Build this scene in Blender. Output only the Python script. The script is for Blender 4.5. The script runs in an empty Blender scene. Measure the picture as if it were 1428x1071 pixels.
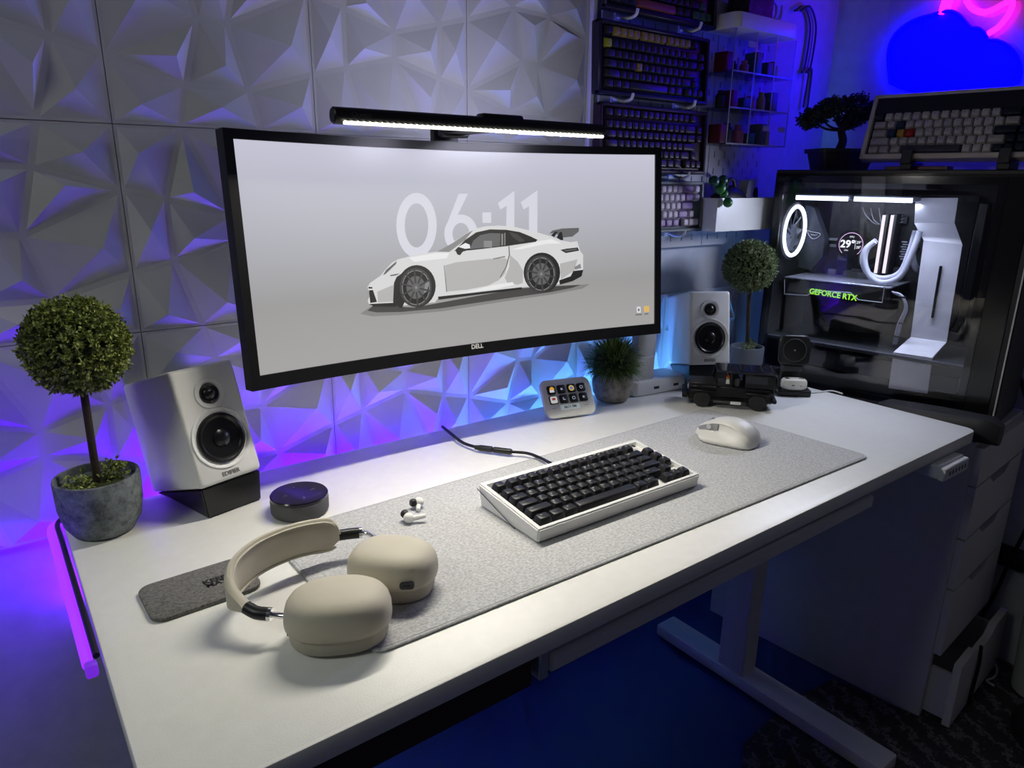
import bpy, bmesh, math, random
from mathutils import Vector, Matrix, Euler
V = Vector
PI = math.pi
random.seed(7)
SC = bpy.context.scene
COL = SC.collection

# ------------------------------------------------------------------ camera
IW, IH = 1428, 1071
FPX = 982.226
CAM = V((-0.183978, -1.186152, 1.220327))
_yaw, _pit, _rol = 0.648231, -0.283115, 0.011711
_f = V((math.sin(_yaw)*math.cos(_pit), math.cos(_yaw)*math.cos(_pit), math.sin(_pit)))
_r = V((math.cos(_yaw), -math.sin(_yaw), 0))
_u = _r.cross(_f)
RGT = _r*math.cos(_rol) + _u*math.sin(_rol)
UPV = -_r*math.sin(_rol) + _u*math.cos(_rol)
FWD = _f
cd = bpy.data.cameras.new('camera')
cd.sensor_fit = 'HORIZONTAL'; cd.sensor_width = 36.0; cd.lens = FPX/IW*36.0
cd.clip_start = 0.02; cd.clip_end = 60
cam = bpy.data.objects.new('camera', cd)
COL.objects.link(cam)
cam.matrix_world = Matrix(((RGT.x, UPV.x, -FWD.x, CAM.x), (RGT.y, UPV.y, -FWD.y, CAM.y), (RGT.z, UPV.z, -FWD.z, CAM.z), (0, 0, 0, 1)))
SC.camera = cam

def ray(px, py):
    d = RGT*((px-IW/2)/FPX) - UPV*((py-IH/2)/FPX) + FWD
    return d.normalized()
def onplane(px, py, p0, n):
    d = ray(px, py); p0 = V(p0); n = V(n)
    return CAM + d*((p0-CAM).dot(n)/d.dot(n))
def onz(px, py, z): return onplane(px, py, (0, 0, z), (0, 0, 1))
def ony(px, py, y): return onplane(px, py, (0, y, 0), (0, 1, 0))
def onx(px, py, x): return onplane(px, py, (x, 0, 0), (1, 0, 0))

# ------------------------------------------------------------------ colour management, world, lights
SC.view_settings.view_transform = 'Standard'
SC.view_settings.look = 'None'
SC.view_settings.gamma = 1.0
SC.view_settings.use_curve_mapping = False
SC.view_settings.exposure = -0.12

W = bpy.data.worlds.new('world'); SC.world = W
W.use_nodes = True
W.node_tree.nodes['Background'].inputs[0].default_value = (0.60, 0.60, 0.86, 1)
W.node_tree.nodes['Background'].inputs[1].default_value = 0.050

def area(name, loc, direction, sx, sy, power, col, spread=180):
    l = bpy.data.lights.new(name, 'AREA'); l.shape = 'RECTANGLE'; l.size = sx; l.size_y = sy
    l.energy = power; l.color = col; l.spread = math.radians(spread)
    o = bpy.data.objects.new(name, l); COL.objects.link(o)
    o.location = loc
    o.rotation_euler = V(direction).to_track_quat('-Z', 'X' if abs(V(direction).normalized().x) < .9 else 'Y').to_euler()
    return o
def strip(name, p0, p1, direction, width, power, col, spread=180):
    """long thin LED strip between two points, facing direction"""
    p0, p1, d = V(p0), V(p1), V(direction).normalized()
    l = bpy.data.lights.new(name, 'AREA'); l.shape = 'RECTANGLE'
    ax = (p1-p0); L = ax.length; ax.normalize()
    l.size = L; l.size_y = width; l.energy = power; l.color = col; l.spread = math.radians(spread)
    o = bpy.data.objects.new(name, l); COL.objects.link(o)
    z = -d; x = (ax - z*ax.dot(z)).normalized(); y = z.cross(x)
    m = Matrix((x, y, z)).transposed().to_4x4(); m.translation = (p0+p1)/2
    o.matrix_world = m
    return o
VIOLET = (0.11, 0.001, 1.0)
AZURE = (0.10, 0.37, 1.0)
HD = 0.74            # desk top height
DX0, DX1, DY0, DY1 = -0.1443, 1.3934, -0.679, -0.05
# dim ceiling lamp further back in the room
area('ceiling_lamp_light', (-1.6, -.55, 2.35), (1.0, .10, -1.6), .6, .6, 2.9, (.92, 1.0, .90), 82)
# LED strip stuck along the desk's back edge: violet on the left, turning azure on the right
strip('led_strip_light', (-0.135, -0.043, 0.560), (0.30, -0.043, 0.560), (0, 0.25, 1), 0.012, 4.0, VIOLET, 165)
strip('led_strip_light', (0.30, -0.043, 0.560), (0.56, -0.043, 0.560), (0, 0.25, 1), 0.012, 2.0, (0.075, 0.003, 1.0), 165)
strip('led_strip_light', (0.56, -0.043, 0.560), (0.72, -0.043, 0.560), (0, 0.25, 1), 0.012, 1.15, (0.08, 0.12, 1.0), 165)
strip('led_strip_light', (0.72, -0.043, 0.560), (1.36, -0.043, 0.560), (0, 0.25, 1), 0.012, 3.8, AZURE, 165)
# LED strip round the left end of the desk
strip('led_strip_light', (-0.160, -0.07, 0.7195), (-0.158, -0.42, 0.7195), (-1, 0.5, 0.25), 0.006, 1.5, (0.075, 0.002, 1.0))

# ------------------------------------------------------------------ materials
MATS = {}
def nt(name):
    m = bpy.data.materials.new(name); m.use_nodes = True
    return m, m.node_tree, m.node_tree.nodes, m.node_tree.links, m.node_tree.nodes['Principled BSDF']
def mat(name, col, rough=0.5, metal=0.0, var=0.06, scale=30.0, bump=0.0, bscale=None, emit=None, estr=0.0, spec=0.5, coat=0.0, sheen=0.0, trans=0.0, ior=1.45):
    if name in MATS: return MATS[name]
    m, t, N, L, b = nt(name)
    b.inputs['Roughness'].default_value = rough; b.inputs['Metallic'].default_value = metal
    b.inputs['Specular IOR Level'].default_value = spec; b.inputs['Coat Weight'].default_value = coat
    b.inputs['Sheen Weight'].default_value = sheen; b.inputs['Transmission Weight'].default_value = trans; b.inputs['IOR'].default_value = ior
    tc = N.new('ShaderNodeTexCoord'); no = N.new('ShaderNodeTexNoise'); no.inputs['Scale'].default_value = scale; no.inputs['Detail'].default_value = 3
    L.new(tc.outputs['Object'], no.inputs['Vector'])
    cr = N.new('ShaderNodeValToRGB')
    c = V(col)
    cr.color_ramp.elements[0].position = .3; cr.color_ramp.elements[1].position = .7
    cr.color_ramp.elements[0].color = (*(c*(1-var)), 1); cr.color_ramp.elements[1].color = (*[min(1, x*(1+var)) for x in c], 1)
    L.new(no.outputs['Fac'], cr.inputs['Fac']); L.new(cr.outputs['Color'], b.inputs['Base Color'])
    if bump:
        n2 = N.new('ShaderNodeTexNoise'); n2.inputs['Scale'].default_value = bscale or scale*4; n2.inputs['Detail'].default_value = 4
        L.new(tc.outputs['Object'], n2.inputs['Vector'])
        bp = N.new('ShaderNodeBump'); bp.inputs['Strength'].default_value = bump; bp.inputs['Distance'].default_value = .002
        L.new(n2.outputs['Fac'], bp.inputs['Height']); L.new(bp.outputs['Normal'], b.inputs['Normal'])
    if emit is not None:
        b.inputs['Emission Color'].default_value = (*emit, 1); b.inputs['Emission Strength'].default_value = estr
    MATS[name] = m
    return m
def glow(name, col, s):
    """something that gives off light"""
    if name in MATS: return MATS[name]
    m, t, N, L, b = nt(name)
    b.inputs['Base Color'].default_value = (.012, .012, .012, 1)
    b.inputs['Emission Color'].default_value = (*col, 1); b.inputs['Emission Strength'].default_value = s
    MATS[name] = m; return m
def pane(name, tint, gloss=0.9):
    """thin clear sheet: tinted see-through plus mirror by fresnel"""
    m = bpy.data.materials.new(name); m.use_nodes = True
    t = m.node_tree; N = t.nodes; L = t.links; N.clear()
    o = N.new('ShaderNodeOutputMaterial'); tr = N.new('ShaderNodeBsdfTransparent'); gl = N.new('ShaderNodeBsdfGlossy')
    mx = N.new('ShaderNodeMixShader'); fr = N.new('ShaderNodeFresnel')
    ge = N.new('ShaderNodeNewGeometry'); mr = N.new('ShaderNodeMapRange'); mr.inputs['To Min'].default_value = 1.5; mr.inputs['To Max'].default_value = 1/1.5
    L.new(ge.outputs['Backfacing'], mr.inputs['Value']); L.new(mr.outputs[0], fr.inputs['IOR'])      # same fresnel on both faces of the sheet
    tr.inputs['Color'].default_value = (*tint, 1); gl.inputs['Roughness'].default_value = 0.02
    gl.inputs['Color'].default_value = (gloss, gloss, gloss, 1)
    L.new(fr.outputs[0], mx.inputs[0]); L.new(tr.outputs[0], mx.inputs[1]); L.new(gl.outputs[0], mx.inputs[2]); L.new(mx.outputs[0], o.inputs[0])
    MATS[name] = m; return m

M_wall = mat('wall_paint', (.62, .62, .64), .75, bump=.05, bscale=120)
M_panel = mat('white_relief_panel', (.70, .70, .71), .5, var=.02, bump=.03, bscale=200)
M_desk = mat('desk_laminate', (.80, .79, .75), .38, var=.02, scale=60, bump=.08, bscale=500)
M_frame = mat('white_steel', (.62, .62, .64), .45, var=.03)
M_white = mat('white_plastic', (.74, .74, .72), .4, var=.02)
M_black = mat('black_plastic', (.007, .007, .008), .45)
M_satin = mat('satin_black', (.010, .010, .011), .38)
M_dark = mat('dark_grey_plastic', (.035, .035, .04), .5)
M_chrome = mat('chrome', (.75, .75, .76), .12, 1.0)
M_beige = mat('beige_silicone', (.52, .48, .385), .6, var=.03, bump=.02, bscale=300)

def felt(name, c0, c1, scale):
    m, t, N, L, b = nt(name)
    tc = N.new('ShaderNodeTexCoord'); mp = N.new('ShaderNodeMapping'); mp.inputs['Scale'].default_value = (1, 1.6, 1)
    no = N.new('ShaderNodeTexNoise'); no.inputs['Scale'].default_value = scale; no.inputs['Detail'].default_value = 6; no.inputs['Roughness'].default_value = .7
    cr = N.new('ShaderNodeValToRGB'); cr.color_ramp.elements[0].position = .36; cr.color_ramp.elements[1].position = .62
    cr.color_ramp.elements[0].color = (*c0, 1); cr.color_ramp.elements[1].color = (*c1, 1)
    L.new(tc.outputs['Object'], mp.inputs[0]); L.new(mp.outputs[0], no.inputs['Vector']); L.new(no.outputs['Fac'], cr.inputs['Fac'])
    L.new(cr.outputs[0], b.inputs['Base Color']); b.inputs['Roughness'].default_value = .95; b.inputs['Sheen Weight'].default_value = .15
    bp = N.new('ShaderNodeBump'); bp.inputs['Strength'].default_value = .5; bp.inputs['Distance'].default_value = .001
    L.new(no.outputs['Fac'], bp.inputs['Height']); L.new(bp.outputs[0], b.inputs['Normal'])
    MATS[name] = m; return m
M_felt = felt('light_grey_felt', (.33, .33, .335), (.58, .58, .58), 230)
M_felt_dk = felt('dark_grey_felt', (.05, .048, .045), (.19, .18, .165), 300)
def leafmat(name, c0, c1, c2):
    m, t, N, L, b = nt(name)
    g = N.new('ShaderNodeNewGeometry'); cr = N.new('ShaderNodeValToRGB')
    cr.color_ramp.elements[0].color = (*c0, 1); cr.color_ramp.elements[1].color = (*c2, 1)
    e = cr.color_ramp.elements.new(.5); e.color = (*c1, 1)
    L.new(g.outputs['Random Per Island'], cr.inputs[0]); L.new(cr.outputs[0], b.inputs['Base Color'])
    b.inputs['Roughness'].default_value = .6
    MATS[name] = m; return m

# ------------------------------------------------------------------ mesh helpers
def new_bm(): return bmesh.new()
def merge(*bms):
    out = bmesh.new()
    for b in bms:
        me = bpy.data.meshes.new('tmp'); b.to_mesh(me); b.free(); out.from_mesh(me); bpy.data.meshes.remove(me)
    return out
def xf(bm, loc=(0, 0, 0), rot=(0, 0, 0), scale=(1, 1, 1)):
    bmesh.ops.transform(bm, matrix=Matrix.LocRotScale(V(loc), Euler(rot), V(scale)), verts=bm.verts[:]); return bm
def xm(bm, m):
    bmesh.ops.transform(bm, matrix=m, verts=bm.verts[:]); return bm
def loft(loops, cap0=True, cap1=True, closed=True):
    bm = bmesh.new(); rows = [[bm.verts.new(p) for p in lp] for lp in loops]
    n = len(rows[0])
    for a, b in zip(rows[:-1], rows[1:]):
        for i in range(n if closed else n-1):
            j = (i+1) % n
            try: bm.faces.new((a[i], a[j], b[j], b[i]))
            except ValueError: pass
    if cap0: bm.faces.new(rows[0][::-1])
    if cap1: bm.faces.new(rows[-1])
    bmesh.ops.recalc_face_normals(bm, faces=bm.faces[:])
    return bm
def rloop(w, d, r, z, n=5, cx=0, cy=0):
    r = max(1e-5, min(r, w/2-1e-5, d/2-1e-5)); out = []
    for sx, sy, a0 in ((1, 1, 0), (-1, 1, PI/2), (-1, -1, PI), (1, -1, 1.5*PI)):
        for k in range(n+1):
            a = a0 + PI/2*k/n
            out.append(V((cx+sx*(w/2-r)+r*math.cos(a), cy+sy*(d/2-r)+r*math.sin(a), z)))
    return out
def rbox(w, d, h, r=.004, e=.002, z0=0, n=5, es=2, eb=None):
    """box with rounded plan corners r and rounded top/bottom edges e, standing on z0"""
    if eb is None: eb = e
    lo = []
    for k in range(es+1):
        a = PI/2*k/es; i = eb*(1-math.sin(a)); lo.append(rloop(w-2*i, d-2*i, max(r-i, .0003), z0+eb*(1-math.cos(a)), n))
    for k in range(es+1):
        a = PI/2*k/es; i = e*(1-math.cos(a)); lo.append(rloop(w-2*i, d-2*i, max(r-i, .0003), z0+h-e*(1-math.sin(a)), n))
    return loft(lo)
def box(cx, cy, cz, sx, sy, sz, bev=0.0, seg=1):
    bm = bmesh.new(); bmesh.ops.create_cube(bm, size=1); xf(bm, scale=(sx, sy, sz))
    if bev: bmesh.ops.bevel(bm, geom=bm.edges[:], offset=bev, segments=seg, affect='EDGES', profile=.5)
    return xf(bm, (cx, cy, cz))
def lathe(prof, n=32, cap0=True, cap1=True):
    return loft([[V((r*math.cos(2*PI*k/n), r*math.sin(2*PI*k/n), z)) for k in range(n)] for r, z in prof], cap0, cap1)
def cyl(r, h, z0=0, n=24, e=0.0):
    if e: return lathe([(r-e, z0), (r, z0+e), (r, z0+h-e), (r-e, z0+h)], n)
    return lathe([(r, z0), (r, z0+h)], n)
def smooth_path(pts, k=6):
    pts = [V(p) for p in pts]
    if len(pts) < 3: return pts
    P = [pts[0]*2-pts[1]] + pts + [pts[-1]*2-pts[-2]]; out = []
    for i in range(1, len(P)-2):
        for s in range(k):
            t = s/k; a, b, c, d = P[i-1], P[i], P[i+1], P[i+2]
            out.append(.5*((2*b)+(c-a)*t+(2*a-5*b+4*c-d)*t*t+(3*b-a-3*c+d)*t*t*t))
    out.append(pts[-1]); return out
def sweep(path, loopfn, up=(0, 0, 1), cap=True):
    """loopfn(t) -> list of (a,b) offsets in side/up axes"""
    path = [V(p) for p in path]; n = len(path); loops = []
    ref = V(up)
    for i, p in enumerate(path):
        t = (path[min(i+1, n-1)]-path[max(i-1, 0)]).normalized()
        s = t.cross(ref)
        if s.length < 1e-4: s = t.cross(V((1, 0, 0)))
        s.normalize(); u = s.cross(t)
        loops.append([p+s*a+u*b for a, b in loopfn(i/(n-1))])
    return loft(loops, cap, cap)
def tube(pts, r, n=10, sm=6, cap=True):
    path = smooth_path(pts, sm) if sm else [V(p) for p in pts]
    N = len(path); loops = []; prev = None
    for i, p in enumerate(path):
        t = (path[min(i+1, N-1)]-path[max(i-1, 0)]).normalized()
        if prev is None:
            s = t.cross(V((0, 0, 1)))
            if s.length < 1e-3: s = t.cross(V((1, 0, 0)))
        else: s = prev - t*prev.dot(t)
        s.normalize(); prev = s; u = s.cross(t)
        rr = r(i/(N-1)) if callable(r) else r
        loops.append([p+(s*math.cos(2*PI*k/n)+u*math.sin(2*PI*k/n))*rr for k in range(n)])
    return loft(loops, cap, cap)
def prism(poly, z0, z1):
    return loft([[V((x, y, z0)) for x, y in poly], [V((x, y, z1)) for x, y in poly]])
def sphere(r, loc=(0, 0, 0), sub=2, scale=(1, 1, 1)):
    bm = bmesh.new(); bmesh.ops.create_icosphere(bm, subdivisions=sub, radius=r); return xf(bm, loc, scale=scale)
def torus(R, r, n=32, m=8):
    loops = [[V(((R+r*math.cos(2*PI*j/m))*math.cos(2*PI*i/n), (R+r*math.cos(2*PI*j/m))*math.sin(2*PI*i/n), r*math.sin(2*PI*j/m))) for j in range(m)] for i in range(n)]
    return loft(loops+[loops[0]], False, False)
_txt = {}
def text_bm(s, size, depth=.0003, bold=False):
    """lettering standing in the local XZ plane, centred, facing -Y"""
    key = (s, size, depth)
    if key not in _txt:
        cu = bpy.data.curves.new('lettering', 'FONT'); cu.body = s; cu.size = size; cu.extrude = depth; cu.align_x = 'CENTER'; cu.align_y = 'CENTER'
        cu.resolution_u = 3
        if bold: cu.offset = size*.025
        o = bpy.data.objects.new('lettering', cu); COL.objects.link(o)
        dg = bpy.context.evaluated_depsgraph_get(); me = bpy.data.meshes.new_from_object(o.evaluated_get(dg))
        bpy.data.objects.remove(o); bpy.data.curves.remove(cu); _txt[key] = me
    bm = bmesh.new(); bm.from_mesh(_txt[key]); return xf(bm, rot=(PI/2, 0, 0))
def smooth(bm, ang=40):
    for f in bm.faces: f.smooth = True
    c = math.radians(ang)
    for e in bm.edges:
        e.smooth = not (len(e.link_faces) == 2 and e.calc_face_angle(0) > c)
# ------------------------------------------------------------------ object helpers
WM = {}
def obj(name, bm, m, parent=None, world=False, sm=True, mats=None, M=None, label=None):
    if world and parent is not None: xm(bm, WM[parent.name].inverted())
    if sm: smooth(bm)
    me = bpy.data.meshes.new(name); bm.to_mesh(me); bm.free()
    for x in (mats or [m]): me.materials.append(x)
    o = bpy.data.objects.new(name, me); COL.objects.link(o)
    if M is not None: o.matrix_local = M
    WM[o.name] = (M.copy() if M is not None else Matrix.Identity(4))
    if parent is not None: o.parent = parent; WM[o.name] = WM[parent.name] @ WM[o.name]
    if label: o['label'] = label
    return o
def inst(name, me, parent, M=None):
    o = bpy.data.objects.new(name, me); COL.objects.link(o); o.parent = parent
    if M is not None: o.matrix_local = M
    WM[o.name] = WM[parent.name] @ (M if M is not None else Matrix.Identity(4))
    return o
def tag(o, label, cat, group=None):
    o['label'] = label; o['category'] = cat
    if group: o['group'] = group
    return o
def thing(name, label, cat, loc=(0, 0, 0), rot=(0, 0, 0), group=None):
    o = bpy.data.objects.new(name, None); COL.objects.link(o); o.empty_display_size = .02
    o.location = loc; o.rotation_euler = rot
    WM[o.name] = Matrix.LocRotScale(V(loc), Euler(rot), None)
    return tag(o, label, cat, group)
def struct(name, bm, m, parent=None, **k):
    o = obj(name, bm, m, parent, **k)
    if parent is None: o['kind'] = 'structure'
    return o
def stuff(o): o['kind'] = 'stuff'; return o

# ================================================================== the room
ZJ = 1.2890            # a joint between two rows of relief panels
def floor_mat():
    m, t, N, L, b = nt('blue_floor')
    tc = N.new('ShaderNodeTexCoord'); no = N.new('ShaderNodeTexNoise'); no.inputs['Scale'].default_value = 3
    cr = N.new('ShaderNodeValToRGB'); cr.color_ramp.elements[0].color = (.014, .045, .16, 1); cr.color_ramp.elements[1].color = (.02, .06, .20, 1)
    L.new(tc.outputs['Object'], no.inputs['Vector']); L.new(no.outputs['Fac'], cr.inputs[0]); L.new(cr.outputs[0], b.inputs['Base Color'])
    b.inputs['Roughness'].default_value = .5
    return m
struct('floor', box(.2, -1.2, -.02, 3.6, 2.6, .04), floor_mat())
wall = struct('wall_back', box(.2, .05, 1.1, 3.3, .09, 2.3), M_wall)
struct('wall_right', box(1.885, -1.2, 1.1, .09, 2.6, 2.3), M_wall)

# relief panels: flat channels between faceted pyramids
_n = dict(L3=(0, .3), L7=(0, .7), R3=(1, .3), R7=(1, .7), B3=(.3, 0), B7=(.7, 0), T3=(.3, 1), T7=(.7, 1), TL=(0, 1), TR=(1, 1), BL=(0, 0), BR=(1, 0),
          a=(.35, .81), b=(.65, .80), c=(.43, .505), d=(.57, .497), e=(.345, .195), f=(.65, .195))
_cells = [('TL L7 a T3', (.15, .88)), ('T3 a b T7', (.49, .90)), ('T7 b R7 TR', (.86, .87)), ('L7 L3 c a', (.20, .60)), ('L3 e c', (.31, .32)),
          ('a c d b', (.51, .725)), ('c e f d', (.54, .30)), ('b d R7', (.768, .72)), ('R7 d f R3', (.885, .43)), ('BL B3 e L3', (.13, .09)),
          ('B3 B7 f e', (.497, .10)), ('B7 BR R3 f', (.92, .13))]
def inset(poly, d):
    A = sum(p[0]*q[1]-q[0]*p[1] for p, q in zip(poly, poly[1:]+poly[:1]))
    if A < 0: poly = poly[::-1]
    L = []
    for p, q in zip(poly, poly[1:]+poly[:1]):
        ex, ey = q[0]-p[0], q[1]-p[1]; l = math.hypot(ex, ey); nx, ny = -ey/l, ex/l
        L.append((nx, ny, nx*p[0]+ny*p[1]+d))
    out = []
    for (a1, b1, c1), (a2, b2, c2) in zip(L[-1:]+L[:-1], L):
        D = a1*b2-a2*b1; out.append(((c1*b2-c2*b1)/D, (a1*c2-a2*c1)/D))
    return out
def panel_bm(turned, S=.2988, hb=.006, hp=.0105):
    bm = bmesh.new()
    mp = (lambda u, v: (v, 1-u)) if turned else (lambda u, v: (u, v))
    P = lambda u, v, h: V(((u-.5)*S, -h, (v-.5)*S))
    base = [bm.verts.new(P(u, v, h)) for h in (.0005, hb) for u, v in ((0, 0), (1, 0), (1, 1), (0, 1))]
    for i in range(4):
        j = (i+1) % 4; bm.faces.new((base[i], base[j], base[4+j], base[4+i]))
    bm.faces.new(base[4:])
    rnd = random.Random(3)
    for names, ap in _cells:
        poly = inset([mp(*_n[k]) for k in names.split()], .014)
        au = mp(*ap); rim = [bm.verts.new(P(u, v, hb)) for u, v in poly]
        top = bm.verts.new(P(au[0], au[1], hb+hp*rnd.uniform(.8, 1.15)))
        for i in range(len(rim)): bm.faces.new((rim[i], rim[(i+1) % len(rim)], top))
    bmesh.ops.recalc_face_normals(bm, faces=bm.faces[:])
    for f in bm.faces:
        if f.normal.y > .05: f.normal_flip()
    return bm
_pm = []
for trn in (False, True):
    bm = panel_bm(trn); me = bpy.data.meshes.new('wall_panel'); bm.to_mesh(me); bm.free(); me.materials.append(M_panel); _pm.append(me)
for col in range(-4, 3):
    for row in range(-2, 2):
        inst('wall_panel', _pm[(col+row) % 2], wall, Matrix.Translation((.15+.3*col, .005, ZJ+.15+.3*row)))
for col in (3, 4):
    inst('wall_panel', _pm[col % 2], wall, Matrix.Translation((.15+.3*col, .005, .945-.15)))
struct('trim_1', box(.908, -.004, 1.45, .012, .018, .95, .002), M_panel)      # edge strip where the relief panels stop

# dark patterned rug
def rug_mat():
    m, t, N, L, b = nt('patterned_rug')
    tc = N.new('ShaderNodeTexCoord'); wv = N.new('ShaderNodeTexWave'); wv.wave_type = 'RINGS'; wv.rings_direction = 'Z'
    wv.inputs['Scale'].default_value = 5.5; wv.inputs['Distortion'].default_value = 9; wv.inputs['Detail'].default_value = 6; wv.inputs['Detail Scale'].default_value = 5; wv.inputs['Detail Roughness'].default_value = .75
    cr = N.new('ShaderNodeValToRGB'); cr.color_ramp.elements[0].position = .80; cr.color_ramp.elements[1].position = .95
    cr.color_ramp.elements[0].color = (.055, .05, .06, 1); cr.color_ramp.elements[1].color = (.24, .23, .25, 1)
    no = N.new('ShaderNodeTexNoise'); no.inputs['Scale'].default_value = 260; no.inputs['Detail'].default_value = 4
    mx = N.new('ShaderNodeMix'); mx.data_type = 'RGBA'; mx.blend_type = 'MULTIPLY'; mx.inputs[0].default_value = .7
    L.new(tc.outputs['Object'], wv.inputs[0]); L.new(tc.outputs['Object'], no.inputs['Vector'])
    L.new(wv.outputs['Fac'], cr.inputs[0]); L.new(cr.outputs[0], mx.inputs[6]); L.new(no.outputs['Fac'], mx.inputs[7]); L.new(mx.outputs[2], b.inputs['Base Color'])
    b.inputs['Roughness'].default_value = 1
    bp = N.new('ShaderNodeBump'); bp.inputs['Strength'].default_value = .8; bp.inputs['Distance'].default_value = .004
    L.new(no.outputs['Fac'], bp.inputs['Height']); L.new(bp.outputs[0], b.inputs['Normal'])
    return m
rp = [(.93, -1.6), (.92, -.62), (.95, -.52), (1.02, -.475), (1.2, -.462), (1.385, -.478), (1.4265, -.672), (1.774, -.646), (1.82, -.642), (1.82, -1.6)]
o = obj('rug', prism(rp, .0005, .011), rug_mat()); tag(o, 'dark grey shaggy rug with pale swirling lines on the blue floor', 'rug')

# ================================================================== standing desk
dk = thing('standing_desk', 'white sit-stand desk with steel frame against the relief wall', 'desk', (.625, -.36, 0))
obj('desk_top', xf(rbox(DX1-DX0, DY1-DY0, .025, .022, .002), ((DX0+DX1)/2, (DY0+DY1)/2, HD-.025)), M_desk, dk, world=True)
for x in (1.192, .06):
    obj('column', merge(box(x, -.325, .35, .055, .075, .62, .004), box(x, -.325, .60, .045, .062, .19, .003)), M_frame, dk, world=True)
    obj('foot', xf(rbox(.07, .62, .032, .006, .004), (x, -.40, .0125 if x > 1 else .001)), M_frame, dk, world=True)
    obj('side_bracket', box(x, -.36, .700, .05, .54, .028, .002), M_frame, dk, world=True)
for y in (-.20, -.45):
    obj('crossbar', box(.625, y, .695, 1.1, .04, .036, .002), M_frame, dk, world=True)
cp = obj('control_panel', merge(box(1.245, -.672, .700, .105, .05, .028, .003), box(1.245, -.700, .698, .105, .012, .026, .002)), M_frame, dk, world=True)
marks = merge(*[box(1.215+.0135*i, -.7065, .698, .003, .001, .008) for i in range(6)])
obj('button_marks', marks, M_dark, cp, world=True)
obj('cable_tray', merge(box(.625, -.0500, .630, 1.52, .004, .170), box(.625, -.036, .5435, 1.52, .030, .003)), M_frame, dk, world=True)  # unseen baffle added to stop the LED strips lighting the space under the desk
# shallow drawers slung under the front edge
rl = obj('drawer_rail', merge(box(.64, -.648, .684, .74, .04, .026, .004), box(.64, -.612, .704, .74, .02, .018)), M_frame, dk, world=True)
obj('drawer_latch', box(.259, -.654, .690, .014, .03, .040, .002), mat('grey_latch', (.45, .45, .46), .3, .6), dk, world=True)
obj('drawer', box(.072, -.53, .690, .345, .27, .048, .002), mat('dark_brown_wood', (.035, .012, .010), .5, var=.25, scale=12), dk, world=True)

# neon-look LED tube round the left end of the desk
ls = thing('led_strip', 'glowing violet LED tube along the left end of the desk', 'led strip', (-.15, -.24, .725))
pth = [(-.138, -.040, .729), (-.152, -.046, .729), (-.160, -.066, .729), (-.160, -.12, .728), (-.159, -.28, .728), (-.158, -.425, .728)]
obj('tube', tube(pth, .0056, 10), glow('violet_neon', (.17, .015, 1.0), 2.6), ls, world=True)
bk = [(p[0]+.0085, p[1], .736) for p in pth[1:]]
obj('backing', tube(bk, .0035, 8), M_black, ls, world=True)
obj('end_cap', box(-.156, -.431, .726, .012, .012, .016, .003, 2), glow('violet_cap', (.25, .03, 1.0), .7), ls, world=True)

# ================================================================== curved monitor
MO = V((.506, -.2002, 1.1021)); MYAW, MTILT = -.0737, -.0906
MW, MH, RAD = .81, .3618, 1.9
mon = thing('monitor', 'wide curved black monitor showing a white sports car', 'monitor', MO, (MTILT, 0, MYAW))
MI = WM[mon.name].inverted()
def bend(x, z, y=0.0):
    """screen coords -> local point on the concave face (edges come forward)"""
    a = x/RAD
    sag = RAD*(1-math.cos(MW/2/RAD))
    return V((math.sin(a)*(RAD+y), sag - RAD + RAD - (RAD - math.cos(a)*(RAD+y)) - 0.0, z)) if False else V((math.sin(a)*(RAD-(-y)), sag-(RAD-math.cos(a)*(RAD+y)) , z))
def unbend(px, py):
    """photo pixel -> (x,z) on the screen"""
    o = MI @ CAM; d = (MI.to_3x3() @ ray(px, py)); sag = RAD*(1-math.cos(MW/2/RAD)); t = -o.y/d.y
    for _ in range(12):
        p = o+d*t; y = sag-(RAD-math.sqrt(max(0, RAD*RAD-p.x*p.x))); t = (y-o.y)/d.y
    p = o+d*t
    return math.asin(p.x/RAD)*RAD, p.z
def curved(x0, x1, z0, z1, y0, y1, n=28):
    bm = bmesh.new(); g = []
    for i in range(n+1):
        x = x0+(x1-x0)*i/n
        g.append([bm.verts.new(bend(x, z, y)) for y, z in ((y0, z0), (y0, z1), (y1, z1), (y1, z0))])
    for a, b in zip(g[:-1], g[1:]):
        for k in range(4): bm.faces.new((a[k], a[(k+1) % 4], b[(k+1) % 4], b[k]))
    bm.faces.new(g[0][::-1]); bm.faces.new(g[-1]); bmesh.ops.recalc_face_normals(bm, faces=bm.faces[:]); return bm
hw, hh = MW/2, MH/2
BZ, BB = .0135, .021
obj('housing', curved(-hw, hw, -hh, hh, .003, .022), M_satin, mon)
bz = merge(curved(-hw, hw, hh-BZ, hh, -.001, .004), curved(-hw, hw, -hh, -hh+BB, -.001, .004),
           curved(-hw, -hw+BZ, -hh+BB, hh-BZ, -.001, .004, 2), curved(hw-BZ, hw, -hh+BB, hh-BZ, -.001, .004, 2))
bez = obj('bezel', bz, mat('bezel_black', (.006, .006, .007), .35), mon)
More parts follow.
